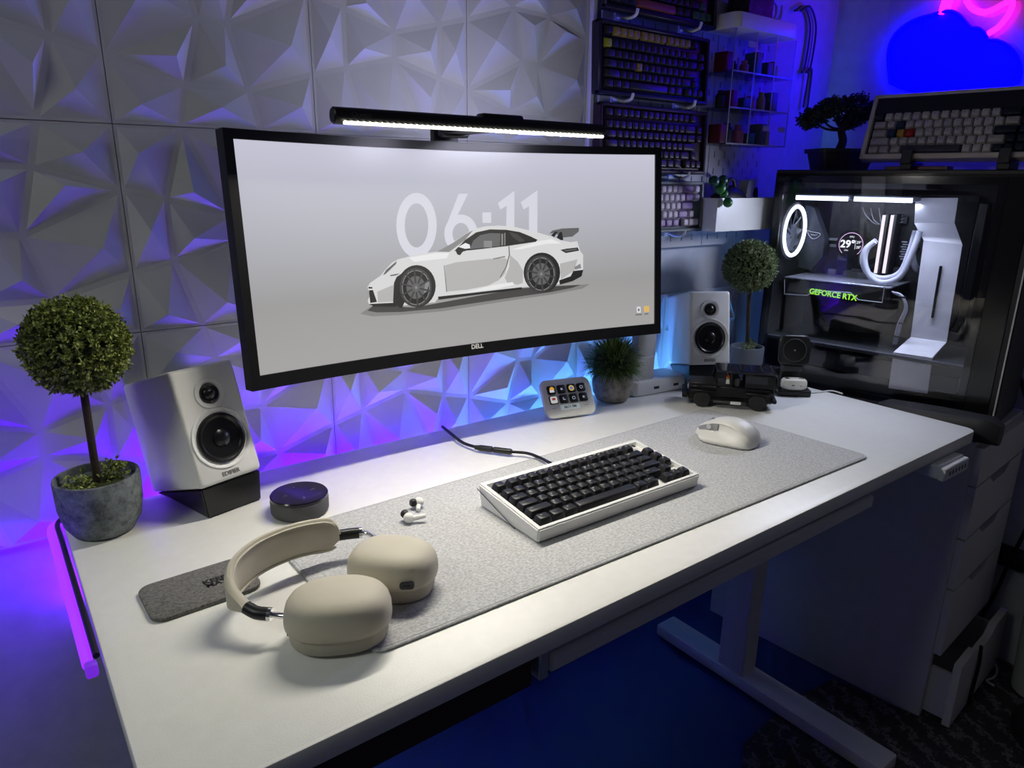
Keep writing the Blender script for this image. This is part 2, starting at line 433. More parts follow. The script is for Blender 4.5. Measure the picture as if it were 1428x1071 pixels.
def wallpaper():
    m, t, N, L, b = nt('wallpaper_screen')
    tc = N.new('ShaderNodeTexCoord'); sp = N.new('ShaderNodeSeparateXYZ')
    L.new(tc.outputs['Generated'], sp.inputs[0])
    r1 = N.new('ShaderNodeValToRGB'); e = r1.color_ramp.elements
    e[0].position = 0; e[0].color = (.40, .385, .385, 1); e[1].position = 1; e[1].color = (.60, .60, .72, 1)
    x = e.new(.30); x.color = (.35, .345, .345, 1); x = e.new(.55); x.color = (.44, .445, .49, 1)
    L.new(sp.outputs['Z'], r1.inputs[0])
    b.inputs['Base Color'].default_value = (.02, .02, .02, 1); b.inputs['Roughness'].default_value = .35
    L.new(r1.outputs[0], b.inputs['Emission Color']); b.inputs['Emission Strength'].default_value = 1.0
    return m
scr = obj('screen', curved(-hw+BZ-.001, hw-BZ+.001, -hh+BB-.001, hh-BZ+.001, .0025, .0035), wallpaper(), mon)
def flat(polys):
    """polys: list of (mat index, layer, [(px,py)...] in photo pixels); returns mesh lying on the curved screen"""
    out = bmesh.new()
    for mi, layer, pts in polys:
        bm = bmesh.new(); f = bm.faces.new([bm.verts.new((x, 0, z)) for x, z in [unbend(*p) for p in pts]])
        bmesh.ops.triangulate(bm, faces=[f])
        xs = [v.co.x for v in bm.verts]; k = math.ceil(min(xs)/.03)
        while k*.03 < max(xs):
            bmesh.ops.bisect_plane(bm, geom=bm.verts[:]+bm.edges[:]+bm.faces[:], plane_co=(k*.03, 0, 0), plane_no=(1, 0, 0)); k += 1
        mp = {v: out.verts.new(bend(v.co.x, v.co.z, .0022-layer*.00025)) for v in bm.verts}
        for f in bm.faces:
            g = out.faces.new([mp[v] for v in f.verts]); g.material_index = mi
            g.normal_update()
            if g.normal.y > 0: g.normal_flip()
        bm.free()
    return out
Z = lambda pts: [(480+a*350/1428, 250+b*200/816) for a, b in pts]
def ell(cx, cy, rx, ry, n=28, a0=0, a1=2*PI):
    return [(cx+rx*math.cos(a0+(a1-a0)*k/n), cy+ry*math.sin(a0+(a1-a0)*k/n)) for k in range(n if abs(a1-a0-2*PI) < 1e-6 else n+1)]
def ring(cx, cy, rx, ry, sx, sy, n=32, a0=0, a1=2*PI):
    """strip polygons between two ellipses"""
    out = []
    for k in range(n):
        p, q = a0+(a1-a0)*k/n, a0+(a1-a0)*(k+1)/n
        out.append([(cx+rx*math.cos(p), cy+ry*math.sin(p)), (cx+rx*math.cos(q), cy+ry*math.sin(q)), (cx+sx*math.cos(q), cy+sy*math.sin(q)), (cx+sx*math.cos(p), cy+sy*math.sin(p))])
    return out
D = []
for q in ring(415, 262, 115, 186, 67, 126): D.append((0, 0, Z(q)))
for q in ring(668, 310, 95, 110, 48, 62): D.append((0, 0, Z(q)))
D.append((0, 0, Z([(655, 82), (708, 82), (640, 222), (585, 262)])))
D.append((0, 0, Z([(790, 188), (840, 188), (840, 248), (790, 248)])))
D.append((0, 0, Z([(878, 135), (972, 65), (972, 280), (925, 280), (928, 150), (892, 172)])))
D.append((0, 0, Z([(1008, 130), (1103, 62), (1103, 310), (1055, 300), (1055, 152), (1025, 172)])))
obj('clock_digits', flat(D), glow('digit_white', (.78, .79, .88), .88), scr)
G = lambda n, v: glow('picture_'+n, v, 1.0)
CM = [G('shadow', (.055, .053, .053)), G('white', (.70, .70, .705)), G('mid', (.47, .465, .46)), G('black', (.008, .008, .009)), G('glass', (.045, .045, .047)), G('grey', (.12, .12, .125)), G('lite', (.25, .25, .255)), G('soft', (.24, .235, .235)), G('bright', (.85, .85, .86))]
Cc = [(7, 1, [(95, 765), (150, 728), (420, 735), (1010, 630), (1400, 596), (1360, 622), (1190, 655), (560, 752), (330, 772), (160, 780)]),
      (0, 2, [(135, 748), (170, 715), (400, 730), (1010, 620), (1350, 600), (1300, 618), (1180, 642), (550, 735), (330, 755), (190, 758)]),
      (1, 3, [(135, 612), (150, 590), (210, 548), (240, 510), (275, 474), (310, 455), (370, 440), (440, 424), (510, 414), (545, 410), (620, 360), (700, 305), (750, 280), (810, 267), (880, 263), (960, 268), (1040, 287), (1110, 305), (1180, 325), (1240, 348), (1290, 358), (1328, 352), (1324, 380), (1345, 408), (1362, 430), (1358, 470), (1362, 518), (1350, 552), (1300, 578), (1230, 598), (1010, 615), (700, 652), (540, 670), (520, 700), (300, 722), (170, 718), (142, 710), (136, 690), (150, 660), (140, 630)]),
      (2, 4, [(575, 490), (640, 472), (830, 452), (920, 450), (936, 465), (915, 540), (880, 575), (820, 605), (700, 628), (582, 640)]),
      (2, 4, [(945, 430), (990, 470), (1020, 520), (1018, 590), (990, 600), (930, 590), (915, 560), (940, 500)]),
      (2, 4, [(190, 640), (285, 600), (280, 695), (195, 702)]), (2, 4, [(1230, 480), (1330, 455), (1310, 520), (1235, 570)]),
      (8, 5, [(370, 446), (520, 420), (600, 420), (585, 450), (400, 470)]), (8, 5, [(700, 640), (860, 600), (960, 585), (970, 600), (860, 625), (620, 655)]),
      (8, 5, [(950, 400), (1120, 350), (1180, 340), (1240, 365), (1150, 368), (1000, 400)]),
      (6, 5, [(530, 412), (600, 413), (690, 345), (735, 290), (692, 312), (620, 362)]),
      (3, 5, [(628, 408), (690, 345), (752, 302), (830, 285), (922, 287), (1000, 300), (1062, 325), (1102, 345), (1090, 356), (928, 380), (720, 404)]),
      (5, 6, [(715, 398), (735, 350), (775, 318), (830, 306), (890, 308), (888, 380)]), (6, 7, [(795, 350), (842, 350), (842, 388), (795, 388)]),
      (4, 6, [(940, 300), (985, 312), (1030, 350), (1000, 358), (960, 330)]),
      (6, 6, [(895, 310), (905, 310), (905, 375), (895, 378)]), (6, 6, [(912, 305), (918, 305), (918, 375), (912, 376)]),
      (3, 6, [(636, 410), (655, 385), (700, 372), (712, 395), (700, 405), (676, 412), (660, 432), (645, 428)]), (8, 7, [(650, 385), (690, 362), (715, 372), (718, 392), (690, 396)]),
      (3, 5, [(142, 632), (165, 630), (188, 698), (150, 704)]), (3, 5, [(140, 612), (162, 614), (162, 622), (140, 622)]),
      (3, 4, [(285, 590), (300, 556), (330, 535), (345, 700), (330, 735), (300, 720), (280, 700)]), (3, 5, [(142, 710), (300, 702), (302, 724), (170, 722)]),
      (5, 6, [(222, 545), (240, 515), (300, 465), (296, 482), (262, 515), (235, 540)]), (5, 6, [(262, 545), (318, 535), (300, 546), (266, 552)]),
      (3, 5, [(1232, 402), (1265, 395), (1330, 388), (1338, 406), (1262, 420)]), (5, 6, [(1250, 403), (1325, 394), (1326, 402), (1262, 412)]),
      (3, 5, [(1225, 575), (1290, 552), (1305, 522), (1362, 515), (1352, 552), (1300, 580), (1228, 600)]),
      (6, 5, [(1310, 500), (1345, 480), (1350, 505), (1315, 515)]),
      (5, 5, [(1168, 310), (1185, 292), (1240, 280), (1338, 276), (1335, 298), (1300, 326), (1240, 332), (1232, 300)]), (3, 6, [(1210, 332), (1228, 300), (1240, 300), (1232, 330), (1248, 345), (1235, 347)]), (3, 6, [(1178, 318), (1205, 296), (1216, 300), (1195, 330)]),
      (3, 4, [(535, 668), (700, 650), (1012, 614), (1012, 626), (700, 665), (540, 686)]),
      (5, 6, [(568, 490), (571, 488), (586, 640), (582, 641)]), (5, 6, [(936, 380), (941, 380), (944, 430), (925, 500), (890, 560), (886, 558), (920, 498), (938, 430)]),
      (6, 6, [(848, 450), (915, 436), (918, 444), (850, 457)])]
for cx, cy, rx, ry in ((410, 612, 108, 120), (1122, 535, 104, 114)):
    Cc.append((3, 6, ell(cx+4, cy-4, rx, ry)))
    Cc += [(4, 7, q) for q in ring(cx-2, cy+4, rx*.84, ry*.93, rx*.74, ry*.84, 24)]
    Cc.append((5, 8, ell(cx-2, cy+4, rx*.5, ry*.55, 20)))
    Cc += [(6, 9, q) for q in ring(cx-2, cy+4, rx*.74, ry*.83, rx*.70, ry*.79, 24)]
    for k in range(10):
        a = 2*PI*k/10+.2; ca, sa = math.cos(a), math.sin(a); n_ = (-sa*5, ca*5)
        Cc.append((4, 10, [(cx-2+ca*rx*.2+n_[0], cy+4+sa*ry*.2+n_[1]), (cx-2+ca*rx*.2-n_[0], cy+4+sa*ry*.2-n_[1]), (cx-2+ca*rx*.74-n_[0], cy+4+sa*ry*.83-n_[1]), (cx-2+ca*rx*.74+n_[0], cy+4+sa*ry*.83+n_[1])]))
    Cc.append((5, 11, ell(cx-2, cy+4, rx*.2, ry*.22, 12))); Cc.append((6, 12, ell(cx-2, cy+4, rx*.07, ry*.08, 8)))
Cc.append((6, 9, [(462, 585), (478, 570), (482, 600), (470, 640), (452, 650), (458, 615)]))
obj('car_picture', flat([(m, l, Z(p)) for m, l, p in Cc]), None, scr, mats=CM)
ic = [(0, 1, [(888.5, 428), (894, 427.6), (894.5, 436), (889, 436.5)]), (1, 1, [(898.5, 427), (906, 426.5), (906.5, 435), (899, 435.5)]), (2, 1, [(887, 438), (896, 437.4), (896, 439.6), (887, 440)]), (2, 1, [(899.5, 437), (905, 436.7), (905, 438.6), (899.5, 439)]), (2, 2, [(890, 430.5), (892.5, 430.3), (892.7, 434), (890.3, 434)])]
obj('desktop_icons', flat(ic), None, scr, mats=[G('icon_white', (.75, .75, .78)), G('icon_orange', (.75, .48, .16)), G('icon_text', (.18, .18, .19))])
xz = unbend(665, 483)
obj('maker_lettering', xf(text_bm('DELL', .011, .0002, True), bend(xz[0], xz[1], -.0016)), mat('logo_grey', (.5, .5, .5), .4), bez)

# light bar clipped on the monitor's top edge
LB = V((.438, -.288, 1.2965))
bar = thing('monitor_light_bar', 'slim black LED light bar clipped over the monitor', 'light bar', LB, (0, 0, MYAW*.75))
obj('housing', xf(merge(cyl(.0108, .456, -.228, 24, .002)), rot=(0, PI/2, 0)), M_black, bar)
obj('clip', merge(box(.033, .006, .003, .073, .022, .025, .004, 2), box(.03, .078, -.002, .05, .140, .010, .003, 2), box(.03, .142, -.006, .05, .020, .012, .003), box(.03, .174, -.020, .05, .010, .05, .003)), M_black, bar)
led = new_bm()
m_led = glow('led_white', (1.0, .97, .80), 9.0)
strp = obj('diffuser', box(.003, -.0085, -.0088, .438, .006, .0045, .001), mat('led_diffuser', (.8, .8, .75), .4, emit=(1, .97, .82), estr=1.5), bar)
for k in range(52):
    if k == 0:
        b0 = box(0, 0, 0, .0042, .004, .0042, .0012); smooth(b0); lme = bpy.data.meshes.new('led'); b0.to_mesh(lme); b0.free(); lme.materials.append(m_led)
    inst('led', lme, strp, Matrix.Translation((-.2140+.00850*k, -.0102, -.0085)))
led.free()
obj('lettering', xf(text_bm('Quntis', .010, .0001), (-.192, -.0110, .0015)), mat('faint_print', (.06, .06, .065), .5), bar)
# the bar's own light: down onto the desk, and a back light washing the wall
bR = Matrix.Rotation(MYAW*.75, 3, 'Z')
strip('light_bar_light', LB+bR @ V((-.228, -.004, -.014)), LB+bR @ V((.228, -.004, -.014)), (0, -.45, -1), .008, 5.6, (1.0, .95, .83))
strip('light_bar_back_light', LB+bR @ V((-.215, .013, .003)), LB+bR @ V((.215, .013, .003)), (0, 1, .35), .008, 0.95, (.78, .78, 1.0))

# ================================================================== monitor arm with dock base
ma = thing('monitor_mount', 'grey monitor arm on a white dock base with USB ports', 'monitor mount', (1.07, -.10, HD))
bs = obj('base', xf(rbox(.165, .080, .034, .016, .004), (1.060, -.092, HD+.0005), (0, 0, -.12)), M_white, ma, world=True)
for dx in (-.015, .045):
    obj('usb_port', xf(box(dx, -.0400, .016, .015, .002, .006), (1.060, -.092, HD), (0, 0, -.12)), M_black, bs, world=True)
obj('riser', xf(rbox(.070, .05, .055, .008, .003), (1.015, -.088, HD+.033), (0, 0, -.12)), mat('arm_grey', (.50, .50, .51), .4), ma, world=True)
cpth = [(1.030, -.090, HD+.06), (1.032, -.090, .86), (1.026, -.092, .905), (1.00, -.10, .932), (.90, -.098, .975), (.70, -.10, 1.05), (.55, -.092, 1.09)]
obj('arm', sweep(smooth_path(cpth, 6), lambda t: [(a*.030, b*.017) for a, b in ((1, .6), (.6, 1), (-.6, 1), (-1, .6), (-1, -.6), (-.6, -1), (.6, -1), (1, -.6))], up=(0, 1, 0)), MATS['arm_grey'], ma, world=True)
obj('mount_plate', xf(box(0, 0, 0, .12, .03, .12, .004), (.514, -.1135, 1.10), (MTILT, 0, MYAW)), M_satin, ma, world=True)

# ================================================================== bookshelf speakers on wedge stands
def speaker(loc, yaw, tilt, d, lab, slab, standpts):
    t = thing('bookshelf_speaker', lab, 'speaker', loc, (tilt, 0, yaw), 'pair of white bookshelf speakers')
    w, h = .100, .172
    # box with a rounded front edge: loops along depth
    lo = []
    for y, i in ((0.0, .005), (.0015, .002), (.005, .0), (d-.002, 0), (d, .002)):
        lo.append([V((p.x, y, p.y+h/2)) for p in rloop(w-2*i, h-2*i, .006, 0, 4)])
    obj('cabinet', loft(lo), M_white, t)
    for name, cz, R in (('tweeter', h*.755, .0145), ('woofer', h*.365, .0375)):
        dish = lathe([(R*(1.55 if name == 'tweeter' else 1.22), .0), (R*(1.5 if name == 'tweeter' else 1.19), .0018), (R*1.12, .0012), (R*1.02, -.001), (R, -.003)], 40, False, False)
        ring_ = obj(name+'_surround', xf(dish, (0, 0, cz), (PI/2, 0, 0)), M_white, t)
        if name == 'woofer':
            cone = lathe([(R, .0004), (R*.97, .003), (R*.88, .0038), (R*.80, .0016), (R*.76, -.0006), (R*.36, -.0006+.0004), (R*.34, .0022), (R*.24, .0045), (R*.10, .0055), (.0002, .0057)], 40, True, True)
        else:
            cone = lathe([(R, .0004), (R*.93, .003), (R*.74, .0018), (R*.66, .0015), (R*.55, .004), (R*.32, .0062), (.0002, .007)], 32, True, True)
        obj(name, xf(cone, (0, 0, cz), (PI/2, 0, 0)), mat('speaker_cone', (.008, .008, .009), .28, spec=.6), t)
    obj('lettering', xf(text_bm('EDIFIER', .0085, .0002, True), (0, -.0004, h*.058)), mat('print_grey', (.16, .15, .14), .5), t)
    # stand
    s = thing('speaker_stand', slab, 'speaker stand', (loc[0], loc[1], HD), (0, 0, yaw), 'wedge stands under the speakers')
    Mi = WM[s.name].inverted() @ WM[t.name]
    dz = -.0012
    top = [Mi @ V((x, y, dz)) for x, y in ((-.048, .004), (.048, .004), (.048, d-.004), (-.048, d-.004))]
    bot = [V((x, y, .0003)) for x, y in ((-.040, .008), (.046, .004), (.040, d-.03), (-.036, d-.03))]
    bm = loft([bot, top]); bmesh.ops.bevel(bm, geom=bm.edges[:], offset=.002, segments=2, affect='EDGES')
    obj('wedge', bm, M_satin, s)
    for x, y in ((-.03, .018), (.035, .018), (.03, d-.045), (-.028, d-.045)):
        obj('rubber_pad', xf(cyl(.005, .0010, 0, 12), (x, y, 0)), M_black, s)
speaker((.0666, -.1773, .7924), .286, -.3079, .150, 'white two-way speaker tilted back beside the big topiary', 'black wedge stand under the speaker beside the big topiary', None)
speaker((1.1597, -.1846, .8053), -.53, -.2259, .150, 'white two-way speaker behind the black toy off-roader', 'black wedge stand under the speaker behind the toy off-roader', None)

# ================================================================== plants
M_leaf = leafmat('boxwood_leaf', (.08, .12, .02), (.22, .27, .055), (.42, .46, .12))
M_leaf2 = leafmat('boxwood_leaf_cool', (.06, .10, .04), (.16, .21, .09), (.30, .35, .18))
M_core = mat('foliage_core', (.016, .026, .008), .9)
M_bark = mat('bark', (.035, .022, .015), .8, var=.3, scale=60, bump=.4)
def leaf(bm, p, d, up, L, w):
    s = d.cross(up)
    if s.length < 1e-4: s = d.cross(V((1, 0, 0)))
    s.normalize(); n = s.cross(d)
    a = bm.verts.new(p); b = bm.verts.new(p+d*L*.5+s*w*.5+n*w*.15); c = bm.verts.new(p+d*L); e = bm.verts.new(p+d*L*.5-s*w*.5+n*w*.15)
    bm.faces.new((a, b, c)); bm.faces.new((a, c, e))
def sprigs(bm, rnd, centre, r, n, L, per=7, squash=1.0, shell=(.80, 1.0)):
    for i in range(n):
        z = 1-2*(i+.5)/n; a = i*2.399963; q = math.sqrt(1-z*z)
        o = V((q*math.cos(a), q*math.sin(a), z)); o = (o+V((rnd.gauss(0, .08), rnd.gauss(0, .08), rnd.gauss(0, .08)))).normalized()
        base = centre+V((o.x, o.y, o.z*squash))*r*rnd.uniform(*shell)
        ax = (o+V((rnd.gauss(0, .35), rnd.gauss(0, .35), rnd.gauss(0, .35)))).normalized()
        for k in range(per):
            t = k/per; p = base+ax*L*1.1*t
            dv = (ax*rnd.uniform(.35, .8)+V((rnd.gauss(0, .7), rnd.gauss(0, .7), rnd.gauss(0, .7)))).normalized()
            leaf(bm, p, dv, V((rnd.gauss(0, 1), rnd.gauss(0, 1), rnd.gauss(0, 1))), L*rnd.uniform(.7, 1.1), L*.55)
def topiary(base, potR, potH, ball, ballR, lean, lab, M_l, potm, seed, n):
    rnd = random.Random(seed)
    t = thing('topiary_plant', lab, 'plant', base, (0, 0, 0), 'ball topiaries in grey pots')
    prof = [(potR*.62, 0), (potR*.72, .002), (potR*.90, potH*.22), (potR*.985, potH*.5), (potR, potH*.97), (potR*.985, potH), (potR*.92, potH), (potR*.90, potH*.97), (potR*.89, potH*.86), (.001, potH*.86)]
    pot = obj('pot', lathe(prof, 40), potm, t)
    so = sphere(potR*.87, (0, 0, potH*.84), 3, (1, 1, .05)); obj('soil', so, mat('moss_soil', (.035, .045, .012), .95, var=.5, scale=180, bump=.6), pot)
    tip = V(ball)-V(base)
    obj('stem', tube([(0, 0, potH*.84), (tip.x*.4, tip.y*.4, potH+.4*(tip.z-potH)), (tip.x, tip.y, tip.z)], .0068 if ballR > .07 else .005, 10), M_bark, t)
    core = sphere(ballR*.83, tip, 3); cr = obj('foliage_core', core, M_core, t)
    bm = new_bm(); sprigs(bm, rnd, tip, ballR, n, ballR*.11)
    stuff(obj('foliage', bm, M_l, t, sm=False))
    bm = new_bm()
    for c, r in (((-potR*.42, -potR*.30, potH*.95), potR*.33), ((potR*.40, potR*.05, potH*1.02), potR*.28)):
        sprigs(bm, rnd, V(c), r, 45, ballR*.10, 6, shell=(.3, 1.0))
    stuff(obj('ground_cover', bm, M_l, t, sm=False))
def concrete(name, c0, c1):
    m, t, N, L, b = nt(name)
    tc = N.new('ShaderNodeTexCoord'); no = N.new('ShaderNodeTexNoise'); no.inputs['Scale'].default_value = 55; no.inputs['Detail'].default_value = 8; no.inputs['Roughness'].default_value = .75
    cr = N.new('ShaderNodeValToRGB'); cr.color_ramp.elements[0].position = .36; cr.color_ramp.elements[1].position = .58
    cr.color_ramp.elements[0].color = (*c0, 1); cr.color_ramp.elements[1].color = (*c1, 1)
    L.new(tc.outputs['Object'], no.inputs['Vector']); L.new(no.outputs['Fac'], cr.inputs[0]); L.new(cr.outputs[0], b.inputs['Base Color'])
    b.inputs['Roughness'].default_value = .8
    bp = N.new('ShaderNodeBump'); bp.inputs['Strength'].default_value = .3; bp.inputs['Distance'].default_value = .002
    L.new(no.outputs['Fac'], bp.inputs['Height']); L.new(bp.outputs[0], b.inputs['Normal'])
    return m
M_pot = concrete('mottled_grey_pot', (.055, .065, .075), (.20, .225, .235))
pb = onz(147, 738, HD)      # foot of the left pot
pb = V((pb.x, pb.y, HD))
hd = (pb-CAM); ndir = V((hd.x, hd.y, 0)).normalized()
def facing(px, py, p): return onplane(px, py, p, ndir)       # on the upright plane through p that faces the camera
bl = facing(107, 482, pb+ndir*.01)
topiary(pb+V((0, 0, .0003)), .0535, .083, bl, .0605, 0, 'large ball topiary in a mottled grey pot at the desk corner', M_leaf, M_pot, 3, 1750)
rb = V((1.345, -.155, HD)); hd = rb-CAM; ndir = V((hd.x, hd.y, 0)).normalized()
bl2 = facing(1046, 371, rb)
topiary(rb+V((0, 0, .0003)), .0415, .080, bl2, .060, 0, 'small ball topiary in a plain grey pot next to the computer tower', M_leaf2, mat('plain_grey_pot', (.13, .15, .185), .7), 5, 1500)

gp = onz(853, 557, HD); g = thing('grass_plant', 'small tuft of artificial grass in a round stone pot', 'plant', (gp.x, gp.y, HD+.0003))
obj('pot', lathe([(.028, 0), (.035, .002), (.044, .020), (.0465, .040), (.044, .056), (.040, .064), (.037, .064), (.036, .056), (.001, .056)], 36), concrete('brown_stone_pot', (.10, .09, .075), (.26, .24, .21)), g)
bm = new_bm(); rnd = random.Random(11)
for i in range(2200):
    z = rnd.uniform(-.32, 1); a = rnd.uniform(0, 2*PI); q = math.sqrt(max(0, 1-z*z)); o = V((q*math.cos(a), q*math.sin(a), z))
    c = V((0, 0, .082)); p0 = c+o*.034; L = rnd.uniform(.024, .050)
    d0 = (o+V((rnd.gauss(0, .2), rnd.gauss(0, .2), rnd.gauss(0, .2)+.1))).normalized()
    s = d0.cross(V((0, 0, 1)));
    if s.length < 1e-3: s = V((1, 0, 0))
    s.normalize(); w = .0013
    p1 = p0+d0*L*.55; p2 = p0+d0*L+V((0, 0, -L*rnd.uniform(0, .22)))
    v = [bm.verts.new(x) for x in (p0-s*w, p0+s*w, p1+s*w*.8, p1-s*w*.8, p2)]
    bm.faces.new((v[0], v[1], v[2], v[3])); bm.faces.new((v[3], v[2], v[4]))
stuff(obj('grass_blades', bm, leafmat('grass_blade', (.04, .09, .02), (.10, .18, .04), (.26, .32, .09)), g, sm=False))
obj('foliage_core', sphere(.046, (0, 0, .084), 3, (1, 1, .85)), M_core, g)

# ================================================================== desk mat, coaster, puck speaker
mt = thing('desk_mat', 'long light grey felt desk mat with stitched edge', 'desk mat', (.585, -.44, HD))
bl_, br_, tr_, tl_ = onz(507, 915, HD), onz(1213, 638, HD), onz(985, 571, HD), V((.082, -.288, HD))
def mat_loop(inset_, z):
    P = [V((.0815, -.603, 0)), V((br_.x, br_.y, 0)), V((tr_.x, tr_.y, 0)), V((.077, -.283, 0))]; out = []
    c = sum(P, V())/4
    for i in range(4):
        p, a, b = P[i], P[i-1], P[(i+1) % 4]; da, db = (a-p).normalized(), (b-p).normalized()
        p = p+(da+db)*inset_; r = .018
        for k in range(7):
            t = k/6; q = (p+da*r)*(1-t)**2+p*2*t*(1-t)+(p+db*r)*t*t; out.append(V((q.x, q.y, z)))
    return out
obj('felt_pad', loft([mat_loop(.0008, HD+.0004), mat_loop(0, HD+.0012), mat_loop(0, HD+.0028), mat_loop(.001, HD+.0036)]), M_felt, mt, world=True, sm=False)
lp = mat_loop(.0035, HD+.0036); lp2 = mat_loop(.0048, HD+.0036)
bm = loft([[p+V((0, 0, 0)) for p in lp], [(p+q)/2+V((0, 0, .0005)) for p, q in zip(lp, lp2)], lp2], False, False)
obj('stitching', bm, mat('stitch_grey', (.40, .40, .42), .9), mt, world=True)
ZM = HD+.0037
co = thing('coaster', 'dark grey felt coaster with a brand mark near the headphones', 'coaster', (-.031, -.367, HD+.0003), (0, 0, .03))
obj('felt_pad', rbox(.124, .086, .005, .016, .001), M_felt_dk, co)
obj('lettering', merge(xf(text_bm('KEEB', .0125, .0002, True), (.018, .004, .0052), (-PI/2, 0, 0)), xf(text_bm('MAT', .0125, .0002, True), (.018, -.0055, .0052), (-PI/2, 0, 0))), M_black, co)
pc_ = onz(419, 712, HD)
pk = thing('puck_speaker', 'round dark smart speaker puck with a glossy top', 'smart speaker', (pc_.x, pc_.y, HD+.0003))
obj('body', lathe([(.038, 0), (.0405, .001), (.042, .004), (.042, .022), (.0415, .0235)], 48), mat('grey_fabric', (.10, .10, .105), .85, bump=.3, bscale=900), pk)
obj('top_disc', lathe([(.0415, .0235), (.0418, .0275), (.0405, .029), (.0375, .0292), (.001, .0288)], 48), mat('gloss_black', (.01, .008, .016), .12), pk)
for a in (0, PI/2, PI, 1.5*PI):
    obj('button_mark', xf(box(0, 0, 0, .006, .0012, .0004), (.021*math.cos(a), .021*math.sin(a), .0292), (0, 0, a)), mat('icon_grey', (.10, .09, .12), .4), pk)

# ================================================================== headphones
hp = thing('headphones', 'beige over-ear headphones lying on the desk and felt mat', 'headphones', (.09, -.51, HD))
def cup(cx, cy, ang, L, Wd, z0, lab):
    lo = []
    sh = [(.80, 0), (.88, .0015), (.915, .006), (.925, .014), (.915, .0178), (.945, .0182), (.985, .0205), (1.0, .026), (.99, .034), (.955, .0415), (.88, .0475), (.76, .0520), (.58, .0548), (.36, .0560), (.15, .0564)]
    def lp(s, z):
        out = []
        for k in range(44):
            a = 2*PI*k/44; ca, sa = math.cos(a), math.sin(a); e = 2/2.4
            out.append(V((L/2*s*math.copysign(abs(ca)**e, ca), Wd/2*s*math.copysign(abs(sa)**e, sa), z)))
        return out
    m = Matrix.Translation((cx, cy, z0)) @ Matrix.Rotation(ang, 4, 'Z')
    cs = obj('ear_cup', xm(loft([lp(s, z) for s, z in sh[5:]]), m), M_beige, hp, world=True)
    obj('ear_pad', xm(loft([lp(s, z) for s, z in sh[:5]]), m), mat('beige_pad', (.44, .41, .33), .7), cs, world=True)
    return cs, m
c1, m1 = cup(.067, -.551, math.atan2(-.05, .10), .114, .088, ZM+.0004, '')
c2, m2 = cup(.158, -.502, math.atan2(-.075, .075), .108, .086, ZM+.0004, '')
# port window and button slits on the cups
pw = onplane(570, 811, m2 @ V((0, -.043, 0)), m2.to_3x3() @ V((0, -1, 0)))
prt = xf(loft([[V((p.x, y, p.y)) for p in rloop(.017, .008, .0038, 0, 5)] for y in (-.0016, .004)]), (.029, -.0408, .029), (-.10, 0, .22))
po = obj('charging_port', xm(prt, m2), M_dark, c2, world=True)
obj('port_slot', xm(xf(box(0, -.002, 0, .008, .001, .0022, .0004), (.029, -.0408, .029), (-.10, 0, .22)), m2), M_black, c2, world=True)
obj('vent_slit', xm(xf(box(0, 0, 0, .018, .0020, .0012), (-.0445, -.0275, .0205), (0, 0, -.75)), m1), M_black, c1, world=True)
# canopy: a wide band bent round the back, standing on edge
bandp = smooth_path([(-.010, -.487, .772), (-.019, -.462, .777), (-.008, -.436, .782), (.022, -.414, .786), (.060, -.403, .787), (.094, -.400, .785), (.122, -.400, .780), (.134, -.402, .777)], 6)
def bl_loop(t):
    k = min(1, t*2.7+.10, (1-t)*4.6+.12); k = k*k*(3-2*k)*.75+k*.25; hgt = .0235*(k**.62); th = .0042+.002*(1-k)
    return [(th, hgt*.86), (th*.4, hgt), (-th*.4, hgt), (-th, hgt*.86), (-th, -hgt*.86), (-th*.4, -hgt), (th*.4, -hgt), (th, -hgt*.86)]
bd = obj('headband', sweep(bandp, bl_loop), M_beige, hp, world=True)
bm = []
for sgn in (1, -1):
    pts = []
    for i, p in enumerate(bandp):
        t = i/(len(bandp)-1); k = min(1, t*2.7+.10, (1-t)*4.6+.12); k = k*k*(3-2*k)*.75+k*.25
        if .08 < t < .92:
            tn = (bandp[min(i+1, len(bandp)-1)]-bandp[i-1]).normalized(); s = tn.cross(V((0, 0, 1))).normalized()
            pts.append(p+s*.0046+V((0, 0, sgn*.0200*(k**.62))))
    bm.append(tube(pts, .0016, 6, 0))
obj('rim', merge(*bm), M_beige, bd, world=True)
for pts in ([(-.010, -.486, .772), (-.004, -.498, .770), (.006, -.507, .769)], [(.133, -.402, .777), (.146, -.406, .777), (.157, -.411, .777)]):
    sl = obj('sleeve', tube(pts, .0072, 14, 4), M_satin, hp, world=True)
    a, b = V(pts[-1]), V(pts[-2]); d = (a-b).normalized()
    obj('collar', tube([a, a+d*.004], .0075, 14, 0), M_chrome, sl, world=True)
obj('arm_rod', tube([(.006, -.507, .769), (.014, -.514, .768), (.022, -.522, .768), (.030, -.530, .768)], .0034, 10), M_chrome, hp, world=True)
obj('arm_rod', tube([(.157, -.411, .777), (.166, -.421, .777), (.168, -.438, .776), (.164, -.456, .774)], .0034, 10), M_chrome, hp, world=True)

